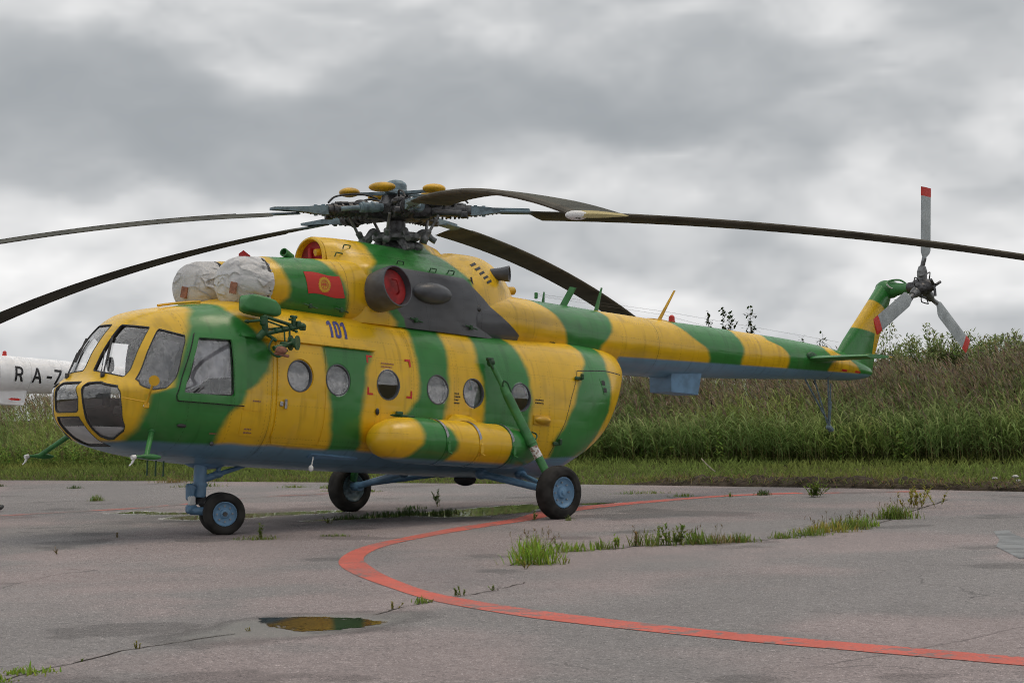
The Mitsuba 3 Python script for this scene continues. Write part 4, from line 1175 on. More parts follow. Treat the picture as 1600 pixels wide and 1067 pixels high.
# --- tail rotor
TR = np.array([18.47, -.86, 5.19])
TRk = hp('tail_rotor', join(revolve([(-.30, .10), (-.16, .11), (-.14, .15), (.0, .16), (.12, .15), (.22, .10), (.28, .05)], TR, (0, -1, 0), 24), ellipsoid(TR + [-.1, -.05, -.05], (.16, .14, .13)), *[tube(TR + [.05 * math.cos(t), -.28, .05 * math.sin(t)], TR + [.20 * math.cos(t), -.30, .20 * math.sin(t)], .028) for t in (.5, 2.6, 4.7)]), 'dark_steel')
for t in (90.8, 210.5, 329.5):
    t = math.radians(t)
    o = np.array([math.cos(t), 0, math.sin(t)]); l = np.array([-math.sin(t), 0, math.cos(t)])
    pit = math.radians(-3)
    out = np.array([0, -1.0, 0])
    l2 = l * math.cos(pit) + out * math.sin(pit); n2 = out * math.cos(pit) - l * math.sin(pit)
    rg, rt = [], []
    n = 20
    u_ = np.arange(n) * 2 * np.pi / n
    u = .5 - .5 * np.cos(u_)
    for r, ch, off_ in ((.50, .10, 0), (.58, .14, 0), (.66, .29, .03), (.74, .33, .045), (1.2, .33, .045), (1.78, .33, .045), (1.955, .33, .045)):
        y = .032 * np.sign(np.sin(u_)) * (1.4845 * np.sqrt(u) - .63 * u - 1.758 * u ** 2 + 1.4215 * u ** 3 - .5075 * u ** 4) * 1.0
        x = (.5 - u) * ch - off_
        rg.append(TR + out * .05 + o * r + x[:, None] * l2 + y[:, None] * n2)
        if r > 1.75:
            rt.append(TR + out * .05 + o * (r + (.003 if r > 1.9 else 0)) + x[:, None] * l2 * 1.02 + (y[:, None] * 1.12) * n2)
    K = hp('blade', loft(rg), 'blade_tail', 40, parent=TRk)
    hp('red_tip', loft(rt), 'red_paint', 40, parent=TRk)
    hp('blade_holder', join(tube(TR + o * .12, TR + o * .30, .095, .10, 16), tube(TR + o * .30, TR + o * .40, .10, .07, 16), tube(TR + o * .38, TR + out * .05 + o * .56, .045), tube(TR + o * .2 + l * .1, TR + o * .2 + l * .16 + out * .15, .025)), 'grey_metal', 40, parent=TRk)
    hp('hose', path(curve([TR + o * .2 - l * .08, TR + o * .3 - l * .2 + out * .05, TR + o * .14 - l * .26, TR + o * .05 - l * .14], 6), .012, 6), 'seal', parent=TRk)

# --- covers and plugs that can be lifted off the helicopter
for sgn, lb in ((-1, 'white canvas cover tied over the port engine intake, nearer of the two'), (1, 'white canvas cover over the starboard engine intake, farther of the two')):
    R = []
    for x, k in ((1.86, .05), (1.87, .34), (1.90, .56), (1.925, .65), (1.95, .73), (1.985, .80), (2.02, .86), (2.07, .91), (2.12, .95), (2.18, .97), (2.24, .985), (2.29, 1.0), (2.34, 1.01), (2.38, 1.02), (2.42, 1.03)):
        a = np.arange(120) * 2 * np.pi / 120
        P = np.stack([np.full(120, x), sgn * .47 + .385 * k * np.cos(a), 3.46 + .372 * k * np.sin(a)], -1)
        th_ = np.arctan2(P[:, 2] - 3.475, P[:, 1] - sgn * .47)
        cir = np.stack([np.cos(th_) * 1.6 + sgn, np.sin(th_) * 1.6, 0 * th_ + x * 1.5], -1)
        w = meshkit.fbm(cir, 4, 3) - .5
        f1 = (1 - np.abs(np.sin(3.5 * th_ + 3.2 * x + 4 * w + sgn))) ** 5
        f2 = (1 - np.abs(np.sin(5.5 * th_ - 5.0 * x + 6 * w))) ** 6
        f3 = (1 - np.abs(np.sin(11 * th_ + 2.0 * x + 8 * w))) ** 3 * np.clip((x - 2.15) * 4, 0, 1)
        P += (P - [x - .03, sgn * .47, 3.46]) * (.12 * w - .060 * f1 - .040 * f2 - .022 * f3 + .015)[:, None]
        P[:, 2] = np.maximum(P[:, 2], np.interp(x, [1.6, 2.6], [3.10, 3.06]))
        R.append(P)
    k = put('intake_cover', loft(R), 'canvas', 60)
    tag(k, lb, 'cover')
    q = np.array([1.90 if sgn < 0 else 1.89, sgn * .47 - (.24 if sgn < 0 else .12), 3.36])
    put('mark', rbox(q + [-.03, 0, 0], (.04, .09, .15), .005, np.array([[.9, .4, 0], [-.4, .9, .2], [0, -.2, 1]])), 'brown_stain', 40, True, k)
k = put('tie_tag', loft([[(2.42 + dx, -.20 + s * .10, 3.86 + z * (1 - .4 * s)) for dx, z in ((-.02, 0), (-.02, .10), (.10, .04), (.10, 0))] for s in (0, 1)]), 'red_cover')
tag(k, 'small red tie tag sticking up behind the white intake covers', 'tag')
pc = [(-.10, .262), (-.085, .25), (-.075, .15), (-.07, .02)]
k = put('exhaust_plug', revolve(pc, e0, en, 40), 'red_cover', 30)
put('handle', path(curve([e0 + en * -.06 + np.array([-.06, 0, .1]), e0 + en * .0 + np.array([-.03, 0, .08]), e0 + en * .0 + np.array([.03, 0, -.06]), e0 + en * -.06 + np.array([.05, 0, -.1])], 5), .014, 6), 'red_cover', 40, True, k)
tag(k, 'round red plug set in the dark port exhaust pipe', 'plug')
k = put('fan_cover', revolve([(.05, .268), (.06, .2), (.055, .02)], fc, (1, 0, 0), 36), 'red_cover', 30)
put('fold', path(curve([fc + [.03, -.1, -.15], fc + [.01, 0, .0], fc + [.03, .05, .17]], 5), .03, 8), 'red_cover', 40, True, k)
tag(k, 'dark red cover inside the round fan duct below the main rotor', 'cover')
# ------------------------------------------------------------------ ground
def asphalt(p, n, uv):
    x, y = p.x, p.y
    big = fbm(x * .18, y * .18, 3.0, 4)
    mid = fbm(x * 1.1, y * 1.1, 7.0, 4)
    pink = smoothstep(.40, .62, fbm(x * .35 + 9, y * .35, 1.0, 4) + .25 * (mid - .5))
    c = mix((.172, .162, .160), (.212, .180, .177), pink)
    c = c * (.86 + .22 * big) * (.90 + .20 * mid)
    v = cell_rand(dr.floor(x * 95 + 11 * y), dr.floor(y * 95 - 9 * x), 5)
    w = cell_rand(dr.floor(x * 41 + 13 * y), dr.floor(y * 41 - 12 * x), 8)
    c = c * (.62 + .56 * v + .20 * w)
    w2 = cell_rand(dr.floor(x * 19 + 7 * y), dr.floor(y * 19 - 6 * x), 12)
    c = c * (.92 + .16 * w2)
    c = dr.select(v > .985, c * 1.5, c)
    c = dr.select(w2 > .985, c * 1.12, c)
    c = dr.select(w < .02, c * .7, c)

    def spot(cx, cy, ax, ay, th):
        u, q = (x - cx) * math.cos(th) + (y - cy) * math.sin(th), -(x - cx) * math.sin(th) + (y - cy) * math.cos(th)
        return dr.sqrt(dr.square(u / ax) + dr.square(q / ay)) + .55 * (fbm(x * 1.3, y * 1.3, 2.0, 4) - .5) + .25 * (fbm(x * 5, y * 5, 2.0, 3) - .5)
    d1 = spot(-4.15, -9.55, 1.05, .72, .15)
    ring = (1 - smoothstep(.62, 1.06, d1))
    puddle_margin = mix(c, (.150, .152, .142), .70)
    c = mix(c, puddle_margin, ring)
    c = c * (1 - .30 * smoothstep(.70, .95, d1) * (1 - smoothstep(.97, 1.15, d1)))        # tide mark of the drying puddle
    d2 = spot(6.6, 1.6, 4.2, 2.6, -.35)
    c = c * (1 - .40 * (1 - smoothstep(.60, 1.10, d2)))                                    # damp ground by the standing water
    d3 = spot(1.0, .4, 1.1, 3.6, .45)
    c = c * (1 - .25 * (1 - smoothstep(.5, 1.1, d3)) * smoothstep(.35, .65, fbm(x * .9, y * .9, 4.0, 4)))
    seam_ = line(dr.abs(x * .35 + y * .937 + 3.4 + .05 * mid), 0.0, .016) * .45 * smoothstep(.35, .6, fbm(x * .7, y * .7, 2.0, 3))
    c = c * (1 - seam_)
    crk = line(voronoi(x * .23 + .35 * mid, y * .23 + .35 * big)[1] - voronoi(x * .23 + .35 * mid, y * .23 + .35 * big)[0], 0.0, .006)
    c = c * (1 - .40 * crk * smoothstep(.42, .60, fbm(x * .45 + 40, y * .45, 3.0, 3)))
    oil = 1 - smoothstep(.30, .36, fbm(x * .8 + 31, y * .8 + 5, 6.0, 4))
    return c * (1 - .28 * oil)


def asphalt_h(p, n, uv):
    return .6 * cell_rand(dr.floor(p.x * 62), dr.floor(p.y * 62), 5) * 0 + fbm(p.x * 28, p.y * 28, 0, 2) * .5 + fbm(p.x * 1.2, p.y * 1.2, 0, 2) * 2


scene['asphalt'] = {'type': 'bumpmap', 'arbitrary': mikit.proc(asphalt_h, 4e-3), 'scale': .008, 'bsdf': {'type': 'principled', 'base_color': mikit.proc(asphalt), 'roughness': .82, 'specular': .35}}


def soil_c(p, n, uv):
    a = fbm(p.x * 1.5, p.y * 1.5, p.z, 4)
    b = fbm(p.x * 11, p.y * 11, p.z * 11, 3)
    return mix((.050, .052, .022), (.075, .058, .036), a) * (.5 + 1.0 * b)


mat('soil', mikit.proc(soil_c), .95, 0, .1)
mat('dark_soil', grimy((.075, .060, .045), .60, 9), .95, 0, .1)


def line_c(p, n, uv):
    a = fbm(p.x * 2.5, p.y * 2.5, 0, 3)
    v = cell_rand(dr.floor(p.x * 62), dr.floor(p.y * 62), 5)
    worn = smoothstep(.60, .78, fbm(p.x * 1.1, p.y * 1.1, 9.0, 4) * .7 + .45 * v)
    c = mi.Color3f(.50, .115, .085) * (.74 + .3 * a + .12 * v)
    chip = smoothstep(.60, .68, fbm(p.x * 9, p.y * 9, 4.0, 4)) * smoothstep(.40, .60, fbm(p.x * .8, p.y * .8, 14.0, 3))
    return mix(c, (.17, .14, .135), dr.maximum(worn * .6, chip * .85))


def faded_c(p, n, uv):
    v = fbm(p.x * 3, p.y * 3, 0, 4)
    return mix((.33, .12, .10), (.165, .145, .140), smoothstep(.35, .6, v))


mat('red_line_paint', mikit.proc(line_c), .7, 0, .3, False)
mat('faded_red', mikit.proc(faded_c), .8, 0, .3, False)
mat('grey_line_paint', grimy((.20, .21, .215), .3, 5), .8, 0, .3, False)
mat('crack', grimy((.065, .058, .052), .4, 5), .95, 0, .1, False)
mat('pale_margin', grimy((.44, .44, .42), .35, 3), .6, 0, .4, False)
scene['puddle_water'] = {'type': 'plastic', 'int_ior': 1.333, 'diffuse_reflectance': {'type': 'rgb', 'value': [.045, .047, .040]}}


def flat(poly, z, dens=None):
    ms = []
    for g in getattr(poly, 'geoms', [poly]):
        V, F = [], []
        for t in shapely.constrained_delaunay_triangles(g).geoms:
            c = np.array(t.exterior.coords)[:3]
            if (c[1][0] - c[0][0]) * (c[2][1] - c[0][1]) - (c[1][1] - c[0][1]) * (c[2][0] - c[0][0]) < 0:
                c = c[::-1]
            F.append([len(V), len(V) + 1, len(V) + 2]); V += [(q[0], q[1], z) for q in c]
        ms.append((np.array(V), np.array(F)))
    return join(*ms)


def struct(name, mesh, m, label=None):
    k = put(name, mesh, m, False, False)
    labels[k] = {'kind': 'structure'}
    if label:
        labels[k]['label'] = label
    return k


EDGE = [(-40, 90), (4, 47), (9.8, 32.5), (12.9, 23.3), (13.85, 18.9), (14.72, 13.69), (15.49, 9.12), (16.16, 5.07), (16.31, 1.9), (16.45, -.23), (16.39, -2.33), (16.32, -4.26), (16.2, -12), (16, -80)]
ed_ = curve([(a, b, 0) for a, b in EDGE], 10)[:, :2]
ed_ = ed_ + np.c_[.10 * (meshkit.fbm(np.c_[ed_ * .9, ed_[:, 0] * 0], 3, 2) - .5), 0 * ed_[:, 0]]
tarmac = sg.Polygon(list(map(tuple, ed_)) + [(-120, -80), (-120, 90)])
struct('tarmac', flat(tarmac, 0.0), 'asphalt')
struct('ground', flat(sg.box(-2500, -2500, 2500, 2500), -.06), 'soil')
# painted lines
outer = [(-2.4, -19.5), (-2.75, -16.2), (-2.98, -14.69), (-3.0, -12.89), (-2.88, -11.12), (-2.44, -9.34), (-1.68, -7.75), (-.51, -5.81), (-.09, -5.29), (.8, -4.43), (1.65, -3.79), (2.98, -3.07), (4.67, -2.27), (6.17, -1.72), (8.3, -.55), (10.4, -.12), (12.6, -.05), (14.6, -.7)]
inner = [(-2.1, -19.4), (-2.42, -16.2), (-2.66, -14.51), (-2.67, -12.65), (-2.48, -10.76), (-2.0, -8.9), (-1.25, -7.45), (-.24, -5.93), (.22, -5.33), (1.0, -4.58), (1.82, -3.98), (3.07, -3.32), (4.75, -2.62), (6.2, -2.1), (8.4, -1.05), (10.4, -.58), (12.5, -.42), (14.4, -1.05)]
oc, ic = curve([(a, b, 0) for a, b in outer], 10)[:, :2], curve([(a, b, 0) for a, b in inner], 10)[:, :2]
oc = oc + .02 * (meshkit.fbm(np.c_[oc * 3, oc[:, 0] * 0], 3, 5) - .5)[:, None]
struct('red_line', flat(sg.Polygon(np.vstack([oc, ic[::-1]])).buffer(0), .004), 'red_line_paint')
lr = curve([(-6, 6.2, 0), (-1, 6.6, 0), (3.2, 6.75, 0), (5.4, 6.65, 0), (6.9, 7.0, 0), (9.2, 7.9, 0), (11.2, 7.75, 0)], 8)[:, :2]
struct('faded_red_line', flat(sg.LineString(lr).buffer(.13), .004), 'faded_red')
struct('faded_red_line', flat(sg.LineString([(14.4, -1.2), (15.1, -1.75), (15.6, -2.4)]).buffer(.22), .004), 'faded_red')
gl = sg.Polygon([(7.12, -8.83), (7.41, -8.87), (6.9, -9.2), (6.24, -9.72), (5.2, -10.4), (4.07, -11.2), (3.75, -11.0), (5.0, -10.05), (5.97, -9.55)])
struct('old_grey_line', flat(gl.buffer(.05).buffer(-.05), .004), 'grey_line_paint')
CRA = [(-7.6, -10.6), (-7.01, -10.29), (-6.63, -10.09), (-5.63, -9.66), (-4.75, -9.55)]
CRA2 = [(-3.35, -9.45), (-3.01, -9.33), (-2.43, -9.08), (-1.99, -9.0), (-1.42, -8.89), (-.75, -8.6)]
CRB = [(.5, -7.2), (1.4, -6.65), (1.89, -6.47), (2.45, -6.53), (2.73, -6.65), (3.28, -6.65), (3.69, -6.97), (4.21, -7.3), (5.3, -7.32), (7.34, -6.88), (8.0, -6.74), (10.16, -5.79), (13.35, -4.52)]
CRC = [(-3.2, -12.4), (-3.6, -11.2), (-2.95, -11.6), (-2.2, -13.0), (-1.2, -14.0)]
rs = np.random.RandomState(11)
for C_r, w in ((CRA, .0075), (CRA2, .0075), (CRB, .013)):
    q = shapely.segmentize(sg.LineString(C_r), .12)
    c = np.array(q.coords) + rs.normal(0, .016, (len(q.coords), 2))
    ww = w * (.4 + 1.2 * rs.rand(len(c)))
    t = np.gradient(c, axis=0); t /= np.linalg.norm(t, axis=1, keepdims=True)
    nn = np.c_[-t[:, 1], t[:, 0]] * ww[:, None]
    struct('crack', flat(sg.Polygon(np.vstack([c + nn, (c - nn)[::-1]])).buffer(0), .0035), 'crack')


# standing water
def pool(pts, seed, amp=.06, f=4.0):
    q = np.array(shapely.segmentize(sg.Polygon(pts).buffer(.12).buffer(-.08), .03).exterior.coords)[:-1]
    c = q.mean(0)
    d = (meshkit.fbm(np.c_[q * f, q[:, 0] * 0], 4, seed) - .5) * 2 * amp + (meshkit.fbm(np.c_[q * f * 6, q[:, 0] * 0], 2, seed + 3) - .5) * amp
    t = np.gradient(q, axis=0); t /= np.maximum(np.linalg.norm(t, axis=1, keepdims=True), 1e-9)
    return sg.Polygon(q + np.c_[t[:, 1], -t[:, 0]] * d[:, None]).buffer(0)


rs = np.random.RandomState(3)
p1 = pool([(-3.95, -8.92), (-3.87, -9.02), (-3.68, -9.23), (-3.57, -9.55), (-3.62, -9.86), (-3.78, -9.93), (-3.95, -9.99), (-4.19, -9.92), (-4.3, -9.80), (-4.28, -9.52), (-4.14, -9.2)], 2, .075, 5)
cut = [sg.Point(*(np.array([-3.93, -9.5]) + rs.normal(0, 1, 2) * [.28, .35])).buffer(.005 + .011 * rs.rand(), 4) for _ in range(520)]
p1i = p1.buffer(-.10)
p1 = p1.difference(shapely.union_all([c for c in cut if not p1i.contains(c)] + cut[:12]))
struct('puddle', flat(p1, .003), 'puddle_water')
for i, pts in enumerate(([(4.44, 5.58), (5.0, 5.68), (5.13, 4.54), (5.23, 3.49), (4.58, 4.46)],
                         [(3.94, 3.43), (4.59, 3.63), (5.33, 3.29), (6.03, 3.04), (6.8, 2.69), (6.46, 2.13), (5.33, 2.49), (4.52, 2.25), (3.93, 2.73)],
                         [(4.55, .79), (5.58, .83), (6.66, .88), (7.45, .84), (8.99, 1.08), (9.48, .96), (8.9, .2), (7.78, -.6), (6.7, -.70), (6.2, -.40), (6.17, .35), (5.24, .44)],
                         [(9.97, .33), (10.53, .05), (9.9, -.01)])):
    wet = pool(pts, 20 + i, .10, 1.6)
    struct('puddle', flat(wet, .003), 'puddle_water')
    rimp = wet.buffer(.07).difference(wet.buffer(.005))
    q = pool(pts, 60 + i, .28, 1.1)
    rimp = rimp.difference(q)
    if not rimp.is_empty:
        struct('puddle_margin', flat(rimp, .002), 'pale_margin')  # pale broken rim just outside the water

# ------------------------------------------------------------------ plants
for nm, tr in (('leaf', .5), ('stem', .2)):
    scene[nm] = {'type': 'principledthin', 'base_color': {'type': 'mesh_attribute', 'name': 'vertex_color'}, 'roughness': .55, 'diff_trans': .9, 'spec_trans': 0.0, 'eta': 1.4} if tr > .3 else {'type': 'twosided', 'bsdf': {'type': 'principled', 'base_color': {'type': 'mesh_attribute', 'name': 'vertex_color'}, 'roughness': .8, 'specular': .2}}


def ribbons(B, az, L, W, lean, bend, seg=3, face=None, rs=None):
    """thin leaves: base points B, heading az, length L, width W, start lean from upright and bend along the length (radians)"""
    n = len(B)
    az, L, W, lean, bend = (np.broadcast_to(np.asarray(x, float), (n,)) for x in (az, L, W, lean, bend))
    h = np.stack([np.cos(az), np.sin(az), 0 * az], -1)
    fa = az + np.pi / 2 if face is None else face
    s = np.stack([np.cos(fa), np.sin(fa), 0 * az], -1)
    P, pts = B.copy(), [B]
    for k in range(seg):
        th = lean + bend * (k + .5) / seg
        P = P + (L / seg)[:, None] * (np.sin(th)[:, None] * h + np.cos(th)[:, None] * np.array([0, 0, 1.0]))
        pts.append(P)
    V, F = [], []
    wid = np.array([.7, 1.0, .7, .4])[:seg] if seg > 1 else np.array([1.0])
    for k in range(seg):
        V += [pts[k] - s * (W * wid[k] / 2)[:, None], pts[k] + s * (W * wid[k] / 2)[:, None]]
    V.append(pts[seg])
    m = 2 * seg + 1
    V = np.stack(V, 1).reshape(-1, 3)
    f = []
    for k in range(seg - 1):
        a = 2 * k
        f += [(a, a + 1, a + 3), (a, a + 3, a + 2)]
    f.append((2 * seg - 2, 2 * seg - 1, 2 * seg))
    F = (np.array(f)[None] + (np.arange(n) * m)[:, None, None]).reshape(-1, 3)
    return V, F, m, pts


def colored(parts):
    """[(V, F, m, colour per ribbon)] -> mesh, colours"""
    V, F, C, k = [], [], [], 0
    for v, f, m, c in parts:
        V.append(v); F.append(f + k); C.append(np.repeat(c, m, axis=0)); k += len(v)
    return (np.vstack(V), np.vstack(F)), np.vstack(C)


def tint(n, base, var, rs):
    c = np.asarray(base)[None] * (1 + var * rs.normal(0, 1, (n, 1))) * (1 + .10 * rs.normal(0, 1, (n, 3)))
    return np.clip(c, .004, .9)


PAL = {'green': (.19, .255, .060), 'dark': (.085, .135, .045), 'bright': (.26, .38, .060), 'dry': (.30, .24, .11), 'yellow': (.36, .33, .08)}


def tuft(x, y, w, h, kind, n, seed, spread=None, ln=None):
    """a clump of grass, w wide along the line it grows in, h high"""
    rs = np.random.RandomState(seed)
    ux, uy = ln if ln is not None else (FWD[1], -FWD[0])
    a, b = rs.normal(0, .32, n) * w, rs.normal(0, .035 + .10 * w, n)
    B = np.stack([x + a * ux - b * uy, y + a * uy + b * ux, np.full(n, -.005)], -1)
    edge = np.exp(-(a / w) ** 2 * 2.2)
    L = h * (.35 + .75 * rs.rand(n)) * (.45 + .6 * edge)
    parts = []
    v, f, m, _ = ribbons(B, rs.rand(n) * 6.283, L, .008 + .008 * rs.rand(n), .05 + .35 * rs.rand(n), .2 + 1.0 * rs.rand(n), 3)
    parts.append((v, f, m, tint(n, PAL[kind], .22, rs)))
    k = max(2, n // 6)                                  # dead blades low down, seed stalks high up
    i = rs.randint(0, n, k)
    v, f, m, _ = ribbons(B[i], rs.rand(k) * 6.283, L[i] * .7, .009, .5 + .5 * rs.rand(k), .8, 2)
    parts.append((v, f, m, tint(k, PAL['dry'], .25, rs)))
    if h > .16:
        k = max(2, n // 14)
        i = rs.randint(0, n, k)
        v, f, m, pts = ribbons(B[i], rs.rand(k) * 6.283, h * (.8 + .4 * rs.rand(k)), .005, .05 + .15 * rs.rand(k), .25, 3)
        parts.append((v, f, m, tint(k, (.16, .16, .05), .2, rs)))
        tp = np.repeat(pts[3], 5, 0) - np.array([0, 0, 1.0]) * (rs.rand(k * 5) * h * .25)[:, None]
        v, f, m, _ = ribbons(tp, rs.rand(k * 5) * 6.283, .035, .010, .5, .4, 1)
        parts.append((v, f, m, tint(k * 5, (.17, .12, .06), .25, rs)))
    return colored(parts)


def leafy(x, y, w, h, kind, n, seed):
    """a broad-leaved weed: stems with leaves up them"""
    rs = np.random.RandomState(seed)
    parts = []
    k = max(3, int(n / 14))
    B = np.stack([x + rs.normal(0, .12, k) * w, y + rs.normal(0, .12, k) * w, np.full(k, -.005)], -1)
    az = rs.rand(k) * 6.283
    lean = rs.rand(k) * np.clip(w / h, .2, 1.1) * .75
    Ls = h * (.55 + .5 * rs.rand(k)) / np.cos(lean * .8)
    v, f, m, pts = ribbons(B, az, Ls, .009, lean, .15, 3)
    parts.append((v, f, m, tint(k, (.11, .10, .035), .2, rs)))
    per = 22
    idx = np.repeat(np.arange(k), per)
    t = .15 + .85 * rs.rand(len(idx))
    P0 = pts[0][idx] + (pts[3] - pts[0])[idx] * t[:, None]
    v, f, m, _ = ribbons(P0, rs.rand(len(idx)) * 6.283, (.25 + .25 * rs.rand(len(idx))) * min(h * .5, .16), .018 * min(1, h / .3) + .006, .5 + .6 * rs.rand(len(idx)), .5, 2)
    parts.append((v, f, m, tint(len(idx), PAL[kind], .25, rs)))
    return colored(parts)


def plant(key, mc, label, cat, group=None):
    k = thing(key, label, cat, group)
    put('leaves', mc[0], 'leaf', False, False, k, color=mc[1])
    return k


